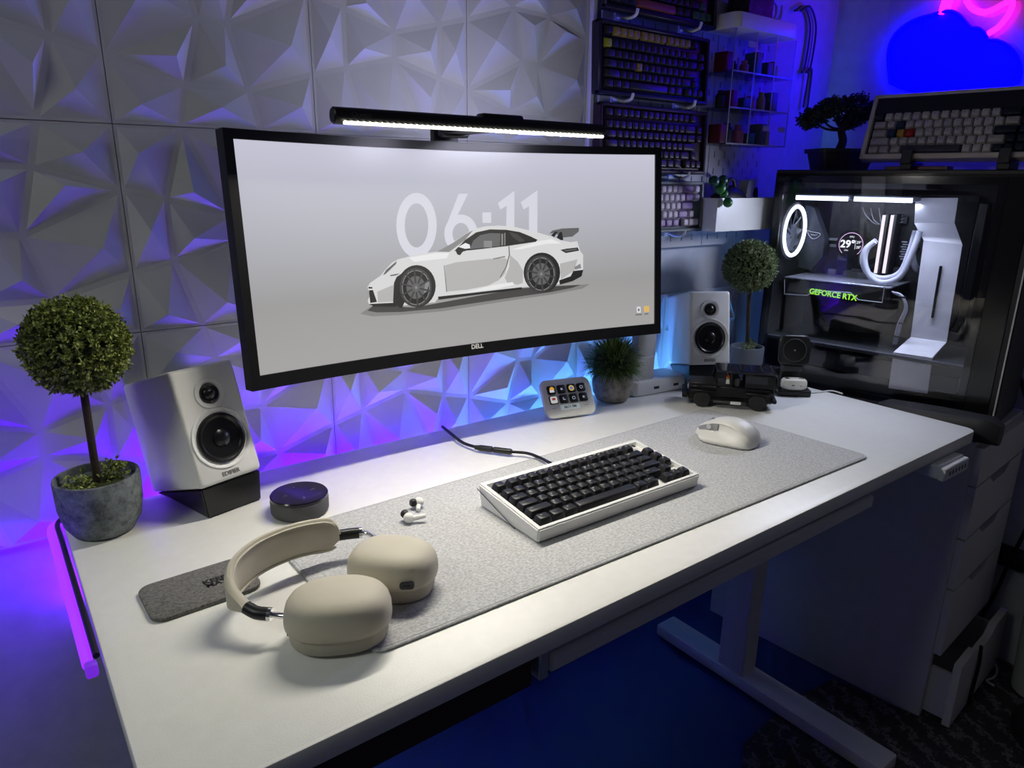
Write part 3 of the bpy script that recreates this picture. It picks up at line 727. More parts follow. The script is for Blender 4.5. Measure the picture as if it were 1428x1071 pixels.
# ================================================================== earbuds
def earbud(head, stem_end, tip_dir, lab):
    t = thing('earbud', lab, 'earbud', (head[0], head[1], ZM), group='pair of white earbuds')
    h = V(head); hb = obj('head', sphere(.0078, h, 3, (1, 1, 1)), mat('earbud_white', (.80, .80, .78), .18), t, world=True)
    td = V(tip_dir).normalized()
    tp = obj('ear_tip', tube([h+td*.004, h+td*.0085, h+td*.0112, h+td*.0135], lambda u: (.0052, .0062, .0062, .0045)[min(3, int(u*3.99))], 14, 0), M_black, hb, world=True)
    e = V(stem_end); obj('stem', tube([h, (h*2+e)/3+V((0, 0, -.001)), e], lambda u: .0044-.0012*u, 12, 4), MATS['earbud_white'], t, world=True)
e1 = onz(570, 722, ZM+.008); e1e = onz(594, 719, ZM+.010)
earbud(e1, e1e, (-.2, .9, .35), 'white earbud with its stem pointing at the keyboard, nearer the headphones')
e2 = onz(584, 700, ZM+.009); e2e = onz(583, 711, ZM+.004)
earbud(e2, e2e, (-.9, .1, .1), 'white earbud with a black tip, at the felt mat edge')

# ================================================================== mechanical keyboards
U = .01905
_cap = {}
def cap_mesh(w, m, h=.0088, taper=.0030, dish=True):
    key = (round(w, 2), m.name, h)
    if key not in _cap:
        W0 = w*U-.0010; D0 = U-.0010
        bm = loft([rloop(W0, D0, .0012, 0, 2), rloop(W0-taper*1.1, D0-taper*1.1, .0018, h*.75, 2), rloop(W0-2*taper+.0008, D0-2*taper+.0008, .002, h*.96, 2), rloop(W0-2*taper-.0004, D0-2*taper-.0004, .002, h, 2)])
        smooth(bm, 30); me = bpy.data.meshes.new('keycap'); bm.to_mesh(me); bm.free(); me.materials.append(m); _cap[key] = me
    return _cap[key]
M_leg = mat('legend_white', (.55, .55, .55), .6)
_leg = {}
def legend_mesh(s, size, m):
    k = (s, size, m.name)
    if k not in _leg:
        bm = xf(text_bm(s, size, .0001), rot=(-PI/2, 0, 0)); me = bpy.data.meshes.new('legend'); bm.to_mesh(me); bm.free(); me.materials.append(m); _leg[k] = me
    return _leg[k]
def keys(parent, rows, org, z, pick, h=.0088, legends=False, lm=None):
    """rows: list of (y in units from the bottom, [(x units, width, legend)...]); lying in the parent's XY plane"""
    for ri, (yu, ks) in enumerate(rows):
        for xu, w, s in ks:
            M = Matrix.Translation((org[0]+(xu+w/2)*U, org[1]+(yu+.5)*U, z))
            k = inst('keycap', cap_mesh(w, pick(ri, xu, w, s), h), parent, M)
            if legends and s:
                inst('legend', legend_mesh(s, .0054 if len(s) == 1 else .0030, lm or M_leg), k, Matrix.Translation((-(w-1)*U*.5 if w > 1 else -.002, .0022, h+.00005)))
def run(x0, ws, ss):
    out = []; x = x0
    for w, s in zip(ws, ss):
        if s is not None: out.append((x, w, s))
        x += w
    return out
N_ = '` 1 2 3 4 5 6 7 8 9 0 - ='.split()
R1 = run(0, [1]*13+[2], N_+['Back'])
R2 = run(0, [1.5]+[1]*12+[1.5], ['Tab']+list('QWERTYUIOP[]')+['\\'])
R3 = run(0, [1.75]+[1]*11+[2.25], ['Caps']+list("ASDFGHJKL;'")+['Enter'])
R4 = run(0, [2.25]+[1]*10+[1.75], ['Shift']+list('ZXCVBNM,./')+['Shift'])
R5 = run(0, [1.25, 1.25, 1.25, 6.25, 1.25, 1.25], ['Ctrl', 'Win', 'Alt', '', 'Alt', 'Fn'])
R0 = [(0, 1, 'Esc')]+[(1.25+i+(i//4)*.25, 1, 'F%d' % (i+1)) for i in range(12)]+[(14.0, 1, 'Del')]
FULL = [(5.25, R0), (4, R1+[(15.25, 1, 'Pg')]), (3, R2+[(15.25, 1, 'Pn')]), (2, R3+[]), (1, R4+[(14.25, 1, '^')]), (0, R5+[(13.25, 1, '<'), (14.25, 1, 'v'), (15.25, 1, '>')])]
MAIN = [(5.25, R0), (4, R1+[(15.35, 1, 'Pg')]), (3, R2+[(15.35, 1, 'Pn')]), (2, R3+[(15.35, 1, 'Hm')]), (1, R4+[(14.25, 1, '^')]), (-.12, [k for k in R5]+[(13.3, 1, '<'), (14.3, 1, 'v'), (15.3, 1, '>')])]

kb = thing('mechanical_keyboard', 'white mechanical keyboard with black keycaps on the felt mat', 'keyboard', (.3634+.0, -.5264, .766), (.1013, 0, -.0142))
KW, KD = .3331, .148
# case: wedge body with a recessed well
def wedge_case(w, d, hf, well):
    """top plane at z=0, front height hf; bottom level with the mat"""
    Mi_ = WM[kb.name].inverted(); zb = ZM+.0004
    def down(x, y):
        p = WM[kb.name] @ V((x, y, 0)); q = Mi_ @ V((p.x, p.y, zb)); return q
    o_ = [V((x, y, 0)) for x, y in ((0, 0), (w, 0), (w, d), (0, d))]
    bm = bmesh.new()
    top = [bm.verts.new(p) for p in o_]; bot = [bm.verts.new(down(p.x+(.002 if p.x < .1 else -.002), p.y+(.003 if p.y < .1 else -.004))) for p in o_]
    a, b, c, e = well
    inn = [bm.verts.new((x, y, 0)) for x, y in ((a, b), (w-c, b), (w-c, d-e), (a, d-e))]
    low = [bm.verts.new((v.co.x, v.co.y, -.007)) for v in inn]
    for i in range(4):
        j = (i+1) % 4
        bm.faces.new((top[i], top[j], bot[j], bot[i])); bm.faces.new((top[i], inn[i], inn[j], top[j])); bm.faces.new((inn[i], low[i], low[j], inn[j]))
    bm.faces.new(bot); bm.faces.new(low)
    bmesh.ops.recalc_face_normals(bm, faces=bm.faces[:])
    ed = [e_ for e_ in bm.edges if all(v in top or v in bot for v in e_.verts)]
    bmesh.ops.bevel(bm, geom=ed, offset=.0022, segments=3, affect='EDGES')
    return bm
obj('case', wedge_case(KW, KD, .02, (.008, .007, .008, .010)), M_white, kb, sm=False)
obj('switch_plate', box(KW/2, KD/2-.001, -.0068, KW-.018, KD-.02, .0012), M_white, kb)
M_keyblk = mat('key_black', (.018, .018, .019), .36, var=.1)
keys(kb, MAIN, (.0105, .0115), -.0035, lambda ri, x, w, s: M_keyblk, .0105, True)
obj('badge', merge(box(.3005, .127, .0002, .005, .007, .0008), box(.308, .127, .0002, .005, .007, .0008)), M_dark, kb)
obj('side_seam', xf(box(0, 0, 0, .0006, .10, .0012), (-.0002, .10, -.018), (.16, 0, 0)), M_dark, kb)

cb = thing('keyboard_cable', 'black braided cable with inline connector behind the keyboard', 'cable', (.58, -.2, HD))
pts = [ony(617, 595, -.052), onz(628, 604, HD+.010), onz(645, 617, HD+.008), onz(665, 624, HD+.009)]
pts2 = [onz(712, 630, HD+.009), onz(735, 632, HD+.009), onz(752, 638, HD+.010), onz(768, 646, HD+.012)]
obj('cord', tube(pts, .0030, 8), M_black, cb, world=True)
obj('cord', tube(pts2, .0028, 8), M_black, cb, world=True)
A, B = pts[-1], pts2[0]
obj('connector', tube([A-(B-A)*.05, A, A+(B-A)*.1, A+(B-A)*.45, A+(B-A)*.47, A+(B-A)*.53, A+(B-A)*.55, A+(B-A)*.92, B, B+(B-A)*.04], lambda t: .0056 if .12 < t < .9 and not .42 < t < .54 else .0042, 12, 0), M_satin, cb, world=True)

# ================================================================== mouse
ms = thing('computer_mouse', 'off-white ergonomic mouse with a thumb rest on the felt mat', 'mouse', (.914, -.424, ZM), (0, 0, .04))
ms.scale = (.92, .92, .92); WM[ms.name] = WM[ms.name] @ Matrix.Scale(.92, 4)
# cross sections from tail (y-) to nose (y+): y, right x, ridge x, height, left edge x, waist x, wing x
secs = [(-.063, .018, .004, .010, -.008, -.014, -.014), (-.060, .030, .004, .022, -.016, -.024, -.024), (-.052, .037, .004, .034, -.022, -.030, -.032), (-.038, .041, .003, .044, -.026, -.031, -.038), (-.020, .043, .002, .0495, -.028, -.029, -.046),
        (0, .043, .001, .0495, -.029, -.027, -.053), (.018, .042, 0, .0455, -.030, -.026, -.057), (.032, .040, 0, .0395, -.030, -.027, -.054), (.046, .037, .001, .0315, -.030, -.030, -.040), (.057, .033, .002, .0235, -.028, -.030, -.031), (.063, .026, .002, .0155, -.022, -.024, -.025)]
lo = []
for y, xr, xt, h, xe, xw, xo in secs:
    wing = xo < xw-.004; zw = min(.012, h*.35)
    ctl = [(xr*.6, .0015), (xr, .006), (xr*1.01, h*.42), (xr*.80, h*.80), (xt+.012, h*.98), (xt, h), (xe*.55, h*.985), (xe, h*.86), (xe*.99+.001, h*.80), (xw, h*.50), ((xw+xo)/2, zw+.004) if wing else (xw-.0005, h*.32), (xo+.002, zw) if wing else (xo, h*.2), (xo, zw*.5), (xo+.004, .0015)]
    q = smooth_path([V((x, y, z)) for x, z in ctl], 3)
    lo.append(q)
bm = loft(lo); obj('shell', bm, mat('mouse_white', (.68, .67, .63), .45, var=.02), ms)
pn = [(.006, .0395, -.0292), (.020, .0375, -.0300), (.036, .0315, -.0302), (.052, .0225, -.0296), (.050, .0165, -.0298), (.036, .0205, -.0278), (.020, .0235, -.0268), (.008, .0255, -.0276)]
obj('thumb_panel', loft([[V((x-.0016, y, z)) for y, z, x in pn], [V((x+.004, y, z)) for y, z, x in pn]]), mat('mouse_grey', (.30, .30, .30), .5), ms)
obj('thumb_wheel', xf(cyl(.0055, .010, -.005, 18), (-.0285, .026, .0300), (0, PI/2, .1)), M_chrome, ms)
for yb_ in (.004, .018): obj('side_button', box(-.0286, yb_, .0205, .004, .011, .0038, .0012), M_white, ms)
obj('scroll_wheel', xf(cyl(.010, .007, -.0035, 22), (.004, .042, .0260), (0, PI/2, 0)), M_chrome, ms)
obj('base_trim', loft([[V((p.x*s+.004, p.y*s2, z)) for p in rloop(.064, .112, .030, 0, 6)] for s, s2, z in ((.96, .96, .0003), (1.02, 1.02, .002), (1.02, 1.02, .005))]), mat('mouse_base', (.20, .20, .20), .4), ms)

# ================================================================== macro pad with eight screens
mp_ = thing('macro_pad', 'small white macro pad with eight icon keys leaning by the wall', 'macro pad', (.7610, -.152, HD+.0078), (-.621, 0, -.2548))
obj('body', merge(loft([[V((p.x, y, p.y+.042)) for p in rloop(.117-2*i, .084-2*i, .016, 0, 6)] for y, i in ((0, .004), (.0015, .001), (.004, 0), (.009, .0), (.012, .003))])), mat('pad_white', (.70, .70, .66), .45), mp_)
foot_pts = WM[mp_.name].inverted()
obj('stand', xm(box(.772, -.105, HD+.0125, .08, .040, .024, .004), foot_pts), M_white, mp_)
KX = [-.0345+.0232*i for i in range(4)]
icc = [(.9, .55, .05), (.35, .4, .5), (.5, .25, .75), (.55, .55, .55), (.65, .05, .05), (.7, .7, .7), (.6, .6, .6), (.5, .5, .5)]
for r in range(2):
    for c in range(4):
        i = r*4+c
        k = obj('key', xf(rbox(.019, .0185, .003, .0035, .0006), (KX[c]-.002, .0005, .0595-r*.022), (PI/2, 0, 0)), M_black, mp_)
        if i == 4:
            icon = merge(xf(rbox(.0155, .015, .0004, .003, .0001), (KX[c]-.002, -.0026, .0595-r*.022), (PI/2, 0, 0)))
            obj('icon', icon, glow('icon_white', (.7, .7, .7), .7), k)
            obj('icon', box(KX[c]-.002, -.0032, .061-r*.022, .0075, .0004, .005), glow('icon_red', (.5, .04, .04), .6), k)
        elif i == 0:
            obj('icon', xf(cyl(.0052, .0005, 0, 16), (KX[c]-.001, -.0026, .0610), (PI/2, 0, 0)), glow('icon_sun', (.8, .42, .03), .8), k)
            obj('icon', box(KX[c]-.002, -.0034, .0565, .010, .0005, .0055, .0002), glow('icon_cloud', (.7, .7, .68), .8), k)
        elif i == 2:
            obj('icon', xf(torus(.0048, .0016, 16, 6), (KX[c]-.002, -.0027, .0595), (PI/2, 0, 0)), glow('icon_ring', (.7, .5, .12), .7), k)
            obj('icon', xf(cyl(.0028, .0006, 0, 12), (KX[c]-.002, -.0027, .0595), (PI/2, 0, 0)), glow('icon_blue', (.15, .2, .85), .8), k)
        else:
            sh_ = [xf(torus(.0032, .0007, 12, 5), (KX[c]-.002, -.0027, .0595-r*.022), (PI/2, 0, 0)), box(KX[c]-.002, -.0028, .0593-r*.022, .0045, .0004, .0045, .0002), merge(box(KX[c]-.003, -.0028, .0600-r*.022, .002, .0004, .006), box(KX[c], -.0028, .0580-r*.022, .003, .0004, .002))][i % 3]
            obj('icon', sh_, glow('icon_pale', icc[i], .7), k)
dsp = obj('info_bar', box(-.002, -.0004, .0195, .045, .001, .011, .0003), mat('info_screen', (.55, .6, .6), .3, emit=(.5, .58, .6), estr=.3), mp_)
obj('lettering', xf(text_bm('06:11 PM', .0075, .0001, True), (-.002, -.0011, .0195)), mat('info_text', (.02, .05, .09), .5), dsp)
obj('touch_marks', merge(box(-.040, -.0003, .0195, .010, .0006, .0008), box(.036, -.0003, .0195, .010, .0006, .0008)), mat('touch_mark', (.30, .22, .2), .5), mp_)

# ================================================================== toy off-roader
rw, fw = onz(1055, 573, HD), onz(978, 567, HD)
hx = V((fw.x-rw.x, fw.y-rw.y, 0)); WB = hx.length; ang = math.atan2(hx.y, hx.x)
jp_loc = (rw+fw)/2+Matrix.Rotation(ang, 3, 'Z') @ V((0, -.036, 0))
jp = thing('toy_offroader', 'black boxy toy off-road car with an orange-clad driver figure', 'toy car', (jp_loc.x, jp_loc.y, HD), (0, 0, ang))
M_jb = mat('toy_black', (.004, .004, .0045), .42, spec=.35)
M_jw = mat('toy_glass', (.012, .013, .02), .1)
hl = WB/2          # local +X is forward, +Y the camera side
obj('chassis', box(.0, 0, .020, .178, .062, .010, .002), M_jb, jp)
obj('body', merge(box(-.012, 0, .0365, .150, .070, .026, .003), box(.066, 0, .0365, .046, .066, .024, .003)), M_jb, jp)
obj('bonnet', box(.060, 0, .0505, .056, .056, .006, .002), mat('toy_dark_grey', (.02, .018, .018), .45), jp)
for sx, L in ((-.060, .062), (.0, .006), (.031, .006)):
    obj('pillar', box(sx, .032, .064, L if L > .01 else .006, .005, .030, .001), M_jb, jp); obj('pillar', box(sx, -.032, .064, L if L > .01 else .006, .005, .030, .001), M_jb, jp)
obj('roof', box(-.030, 0, .0825, .126, .072, .006, .002), mat('toy_gloss_black', (.012, .012, .02), .12), jp)
obj('rear_door', box(-.0895, 0, .060, .004, .064, .044, .001), M_jb, jp)
obj('rear_window', box(-.052, .0352, .068, .046, .001, .017), M_jw, jp)
obj('seat', box(-.012, 0, .055, .016, .05, .024, .003), M_dark, jp)
obj('windscreen', xf(box(0, 0, 0, .002, .058, .028), (.033, 0, .066), (0, -.12, 0)), pane('toy_windscreen', (.25, .25, .28)), jp)
for sy in (1, -1):
    for x in (hl, -hl): obj('fender', box(x, sy*.038, .038, .056, .012, .006, .002), M_jb, jp)
    st_ = obj('side_step', box(0, sy*.040, .016, .07, .010, .005, .0015), M_dark, jp)
    for x in (hl, -hl):
        tyre = lathe([(.009, -.008), (.0165, -.008), (.0185, -.006), (.0185, .006), (.0165, .008), (.009, .008)], 24)
        wh = obj('wheel', xf(tyre, (x, sy*.033, .0187), (PI/2, 0, 0)), mat('tyre', (.015, .015, .016), .85), jp)
        rm = merge(xf(cyl(.0092, .0145, -.007, 16)), *[xf(box(.005, 0, .0075*1, .008, .002, .001), rot=(0, 0, 2*PI*k/6)) for k in range(6)])
        obj('rim', xf(rm, (x, sy*.033, .0187), (PI/2*(-1 if sy > 0 else 1), 0, 0)), mat('rim_grey', (.06, .06, .062), .35, .5), wh)
    lamp = obj('headlamp', xf(cyl(.0065, .003, 0, 18), (.0885, sy*.022, .042), (0, PI/2, 0)), mat('lamp_glass', (.3, .3, .32), .1), jp)
    obj('mirror', box(.034, sy*.044, .058, .005, .010, .009, .001), M_jb, jp)
obj('name_plate', box(-.012, .0452, .0165, .022, .0012, .006), mat('plate_white', (.6, .6, .6), .5), st_)
obj('name_plate', box(-.012, .0455, .0165, .022, .0012, .0065), MATS['plate_white'], jp)
obj('grille', merge(*[box(.0895, -.014+.007*k, .040, .002, .003, .014) for k in range(5)]), M_dark, jp)
obj('front_bumper', box(.096, 0, .024, .012, .074, .011, .002), M_jb, jp)
obj('rear_bumper', box(-.093, 0, .022, .010, .072, .009, .002), M_jb, jp)
obj('spare_wheel', xf(cyl(.017, .009, 0, 22, .002), (-.0915, -.008, .056), (0, -PI/2, 0)), MATS['tyre'], jp)
obj('roof_rack', merge(*[box(-.085+.022*k, 0, .0866, .002, .056, .0015) for k in range(6)]), M_jb, jp)
dr = thing('toy_driver', 'tiny driver figure in orange sitting in the toy off-roader', 'toy figure', WM[jp.name] @ V((.006, .012, .0515)), (0, 0, ang))
obj('torso', loft([[V((x*s, y*s, z)) for x, y in ((-.004, -.0065), (.004, -.0065), (.004, .0065), (-.004, .0065))] for z, s in ((0, 1), (.010, .75))]), mat('toy_white', (.6, .6, .58), .4), dr)
hd_ = obj('head', xf(cyl(.0042, .007, .0105, 14, .001)), mat('toy_skin', (.75, .42, .10), .4), dr)
obj('hair', xf(lathe([(.005, .014), (.0054, .017), (.0045, .0195), (.001, .0205)], 14)), mat('toy_orange', (.65, .13, .03), .5), dr)

# ================================================================== charging stand and small gamepad
cs_ = onz(1103, 548, HD)
ch = thing('charging_stand', 'black wireless charging stand with a tilted round pad', 'charging stand', (cs_.x, cs_.y, HD+.0003), (0, 0, -.75))
obj('base', rbox(.075, .062, .014, .006, .0015), M_satin, ch)
obj('post', xf(box(0, .026, .044, .045, .016, .062, .004, 2)), M_black, ch)
obj('hinge', merge(box(0, .020, .056, .050, .020, .016, .003), box(0, .0095, .058, .036, .0015, .002)), M_dark, ch)
cp_ = obj('pad', xf(loft([[V((p.x, y, p.y)) for p in rloop(.070-2*i, .070-2*i, .014, 0, 5)] for y, i in ((0, .002), (.002, 0), (.010, 0), (.013, .003))]), (0, .012, .101), (-.2, 0, 0)), M_satin, ch)
obj('charging_ring', xf(torus(.0265, .0012, 36, 6), (0, .0115, .101), (PI/2-.2, 0, 0)), mat('ring_grey', (.05, .05, .05), .4), cp_)
obj('centre_mark', xf(cyl(.002, .001, 0, 10), (0, .0115, .101), (PI/2-.2, 0, 0)), mat('mark_grey', (.3, .3, .3), .4), cp_)
gpd = thing('gamepad', 'small white rounded gamepad resting on the charging stand', 'gamepad', (cs_.x+.0, cs_.y, HD+.0148), (0, 0, -.75))
lo = []
for z, s in ((0, .86), (.004, .97), (.012, 1.0), (.019, .97), (.023, .86), (.0245, .6)):
    lo.append([V((p.x, p.y, z)) for p in rloop(.060*s, .034*s, .0165*s, 0, 7, 0, -.012)])
obj('shell', loft(lo), mat('pad_cream', (.68, .66, .60), .35), gpd)
obj('d_pad', merge(box(-.016, -.012, .0243, .011, .004, .002), box(-.016, -.012, .0243, .004, .011, .002)), M_black, gpd)
for dx, dy in ((.012, -.012), (.020, -.012), (.016, -.016), (.016, -.008)):
    obj('button', xf(cyl(.0018, .002, .0235, 10), (dx, dy, 0)), mat('pad_button', (.25, .2, .12), .5), gpd)
obj('port', box(-.006, -.0292, .012, .006, .001, .002), M_black, gpd); obj('status_mark', box(.012, -.0290, .011, .006, .001, .0014), mat('mark_brown', (.3, .16, .12), .5), gpd)
qb = onz(1080, 546, HD)
tag(obj('charger_cube', merge(xf(box(qb.x+.002, qb.y-.012, HD+.0165, .020, .024, .032, .002)), xf(box(qb.x+.002, qb.y-.0245, HD+.022, .014, .0015, .012))), M_satin), 'small black charger cube between the toy car and the gamepad', 'charger')
cbp = [onz(1124, 548, HD+.002), onz(1140, 547, HD+.002), onz(1160, 545, HD+.002), onz(1175, 549, HD+.002)]
tag(obj('charging_cable', tube([p for p in cbp], .0018, 8), M_white), 'thin white cable running from the charging stand to the desk edge', 'cable')

# ================================================================== drawer unit
UX, UY, UA = 1.43, -.669, .075
un = thing('drawer_unit', 'tall white drawer unit with cut-out pulls beside the desk', 'drawer unit', (UX, UY, 0), (0, 0, UA))
M_unit = mat('unit_white', (.60, .58, .58), .5, var=.02)
UW, UD, UH = .345, .575, .70
obj('carcass', merge(box(.009, UD/2, UH/2, .018, UD, UH, .001), box(UW-.009, UD/2, UH/2, .018, UD, UH, .001), box(UW/2, UD-.005, UH/2, UW-.036, .01, UH-.02), box(UW/2, UD/2, UH-.009, UW-.036, UD, .018), box(UW/2, UD/2, .03, UW-.036, UD, .018)), M_unit, un)
zz = [.680, .560, .440, .290, .140]
def drawer_front(w, z0, z1, notch=True):
    """front board with a shallow dip cut in its top edge as a pull"""
    h = z1-z0; pts = [(0, 0), (w, 0), (w, h)]
    if notch:
        for k in range(9):
            a = PI*k/8; pts.append((w/2+.075*math.cos(a) if k in (0, 8) else w/2+.060*math.cos(a), h-.020*min(1, math.sin(a)*1.6) if k not in (0, 8) else h))
    pts.append((0, h))
    bm = prism(pts, 0, .016); return xf(bm, (0, 0, z0), (PI/2, 0, 0))
tops = [.690, .600, .475, .350, .180]; bots = [.604, .479, .354, .184, .016]
for i in range(5):
    open_ = .045 if i == 4 else 0.0
    d_ = obj('drawer', xf(drawer_front(UW-.004, bots[i], tops[i], i > 0), (.002, -.0005-open_, 0)), M_unit, un)
    if i < 4:
        obj('pull_recess', box(UW/2, .0005, tops[i]-.012 if i else tops[i]-.012, .11, .002, .022), mat('recess', (.05, .045, .045), .8), d_) if i else None
    else:
        obj('drawer_box', merge(box(.022, .22-open_, .08, .010, .46, .12), box(UW-.022, .22-open_, .08, .010, .46, .12), box(UW/2, .22-open_, .03, UW-.05, .46, .006)), M_unit, d_)
        obj('cord', tube([(.13, -.018-open_, .176), (.128, -.022-open_, .13), (.125, -.021-open_, .06), (.122, -.021-open_, .02)], .004, 8), M_black, d_)

# arm rest pad lying across the unit's edge
ap = thing('arm_rest', 'black moulded arm rest pad lying between desk and computer tower', 'arm rest', (1.440, -.580, .7005), (0, 0, -1.50))
lo = []
for t in range(13):
    u = t/12; x = -.125+.25*u; wd = .028+.010*math.sin(PI*min(1, u*1.1)); ht = .046+.016*u
    if t in (0, 12): wd *= .55; ht *= .8
    prof = []
    for k in range(16):
        a = 2*PI*k/16; ca, sa = math.cos(a), math.sin(a)
        prof.append(V((x, wd*math.copysign(abs(ca)**.7, ca), ht*.5+ht*.5*math.copysign(abs(sa)**.6, sa)-(.010*math.exp(-(ca/.5)**2) if sa > .3 else 0))))
    lo.append(prof)
obj('cushion', loft(lo), mat('pad_black', (.022, .022, .026), .55), ap)
obj('groove', xf(sphere(.01, (0, 0, 0), 2, (4.2, 1.0, .12)), (.03, -.008, .0455)), mat('groove_black', (.004, .004, .004), .6), ap)

# ================================================================== computer tower
PO = V((1.44, -.121, .7005)); PANG = math.atan2(-.5483, .081)
pcx = thing('computer_tower', 'black computer tower with a glass side and white lit parts', 'computer', PO, (0, 0, PANG))
PL, PW, PH = .534, .250, .5495
PMI = WM[pcx.name].inverted()
def pcl(px, py, y):
    """photo pixel -> local point on the tower's plane at depth y behind the glass"""
    o = PMI @ CAM; d = PMI.to_3x3() @ ray(px, py); return o+d*((y-o.y)/d.y)
M_pc = mat('tower_black', (.006, .006, .008), .45)
M_pcin = mat('tower_inside', (.022, .024, .03), .5)
fr = .026
obj('frame', merge(box(PL/2, PW/2, PH-.008, PL, PW, .016, .002), box(PL/2, PW/2, .010, PL, PW, .020, .002), box(.007, PW/2, PH/2, .014, PW, PH-.03), box(PL/2, PW-.004, PH/2, PL-.02, .008, PH-.03)), M_pc, pcx)
obj('glass_frame', merge(box(PL/2, .003, PH-.019, PL, .006, .022), box(PL/2, .003, .022, PL, .006, .022), box(.011, .003, PH/2, .022, .006, PH-.06), box(PL-.030, .003, PH/2, .060, .006, PH-.06)), mat('tower_gloss', (.006, .006, .008), .15), pcx)
fp = obj('front_panel', merge(box(PL+.006, PW/2, PH/2, .012, PW, PH, .002)), M_pc, pcx)
obj('edge_trim', box(PL+.0125, .001, PH/2, .003, .003, PH-.01), mat('trim_pale', (.5, .47, .45), .35), fp)
obj('front_mesh', box(PL+.0135, PW/2, PH/2, .003, PW-.02, PH-.03, .001), mat('mesh_dark', (.05, .05, .06), .6, bump=.6, bscale=700), fp)
obj('glass_pane', box(PL/2-.02, -.0015, PH/2, PL-.05, .003, PH-.03), pane('tinted_glass', (.80, .81, .86)), pcx)
obj('motherboard', box(.235, .205, .345, .33, .004, .30), mat('board', (.014, .016, .020), .45, var=.5, scale=90), pcx)
rnd = random.Random(9)
for k in range(16):
    cx_, cz_ = rnd.uniform(.09, .36), rnd.uniform(.27, .48)
    obj('board_component', box(cx_, .198, cz_, rnd.uniform(.008, .034), .012, rnd.uniform(.006, .022), .0008), mat('component_%d' % (k % 3), ((.07, .075, .09), (.16, .17, .20), (.03, .032, .04))[k % 3], .45), pcx)
for k in range(3):
    obj('fan_wire', tube([(.15+.02*k, .19, .46), (.17+.02*k, .17, .44-.01*k), (.20+.015*k, .18, .42), (.25, .19, .445-.008*k)], .0014, 6, 5), mat('wire_grey', (.22, .23, .27), .5), pcx)
obj('psu_shroud', box(.26, .12, .130, .50, .22, .008), M_pcin, pcx)
obj('shroud_edge', box(.26, .010, .1345, .50, .003, .003), mat('edge_grey', (.25, .27, .32), .3), pcx)
obj('lower_drive', merge(box(.20, .16, .075, .24, .12, .05, .003), box(.40, .16, .065, .10, .12, .04, .003)), M_dark, pcx)
# rear fan ring
rc = pcl(1103, 322, .085)
fan = obj('rear_fan', xf(merge(torus(.067, .009, 36, 8)), rc, (0, PI/2, 0)), M_dark, pcx)
obj('fan_ring', xf(torus(.062, .0050, 40, 8), rc+V((.010, 0, 0)), (0, PI/2, 0)), glow('fan_white', (.80, .90, 1.0), 4.0), fan)
obj('fan_blades', xf(merge(*[xf(box(.028, 0, 0, .046, .026, .002), rot=(.5, 0, 2*PI*k/9)) for k in range(9)], cyl(.018, .012, -.006, 18)), rc, (0, PI/2, 0)), mat('blade_grey', (.10, .11, .14), .4), fan)
# radiator fans along the top
a_, b_ = pcl(1108, 276, .05), pcl(1277, 277, .05)
zt = a_.z
rd = obj('radiator', box((a_.x+b_.x)/2, .125, PH-.030, b_.x-a_.x+.03, .13, .026, .002), M_dark, pcx)
for k in range(2):
    L_ = (b_.x-a_.x)/2-.004
    tf = obj('top_fan', box(a_.x+L_*(k+.5)+.006*k, .115, zt+.004, L_-.002, .13, .012, .002), mat('fan_frame', (.25, .27, .32), .4), rd)
    obj('fan_light', box(a_.x+L_*(k+.5)+.006*k, .050, zt+.001, L_-.008, .003, .010), glow('fan_bar', (.82, .91, 1.0), 5.0), tf)
# shroud with eye emblem
sh_p = [pcl(x, y, .165) for x, y in ((1119, 284), (1135, 290), (1150, 332), (1147, 358), (1131, 377), (1112, 372), (1119, 320))]
sh = obj('board_shroud', loft([sh_p, [p+V((0, .03, 0)) for p in sh_p]]), mat('shroud_dark', (.045, .05, .065), .4), pcx)
em = [pcl(x, y, .163) for x, y in ((1125, 321), (1131, 323), (1141, 325), (1144, 327), (1139, 332), (1133, 333), (1128, 328), (1125, 321))]
em2 = [pcl(x, y, .163) for x, y in ((1131, 327), (1137, 328), (1140, 327))]
obj('eye_emblem', merge(tube(em, .0011, 6, 2), tube(em2, .0010, 6, 2)), mat('emblem_silver', (.45, .47, .52), .4), sh)
io = [pcl(x, y, .175) for x, y in ((1115, 340), (1140, 352), (1128, 374), (1108, 366))]
obj('heat_sink', loft([io, [p+V((0, .02, 0)) for p in io]]), mat('sink_grey', (.12, .13, .17), .45), pcx)
# cooler display
cc = pcl(1187, 341, .13)
cl = obj('cooler_pump', xf(lathe([(.036, 0), (.037, .004), (.037, .05)], 36), cc+V((0, .05, 0)), (PI/2, 0, 0)), M_satin, pcx)
xf_c = cc
obj('pump_screen', xf(cyl(.0325, .001, 0, 36), cc+V((0, -.0005+.0005, 0)), (PI/2, 0, 0)), M_black, cl)
arc = [cc+V((.029*math.cos(a), -.0022, .029*math.sin(a))) for a in [math.radians(-50+10*k) for k in range(29)]]
obj('gauge_arc', tube(arc, .0009, 5, 0), glow('gauge', (.75, .45, .75), 1.6), cl)
obj('temperature_reading', xf(text_bm('29°', .026, .0002, True), cc+V((-.008, -.002, 0))), glow('reading', (.95, .97, 1.0), 2.0), cl)
obj('small_readings', merge(xf(text_bm('29°', .009, .0002), cc+V((.019, -.002, .006))), xf(text_bm('28°', .009, .0002), cc+V((.019, -.002, -.006))), box(cc.x+.0105, cc.y-.002, cc.z, .0007, .0004, .022), xf(text_bm('CPU', .006, .0002), cc+V((0, -.002, .019))), xf(text_bm('CPU', .005, .0002), cc+V((-.010, -.002, -.015)))), MATS['reading'], cl)
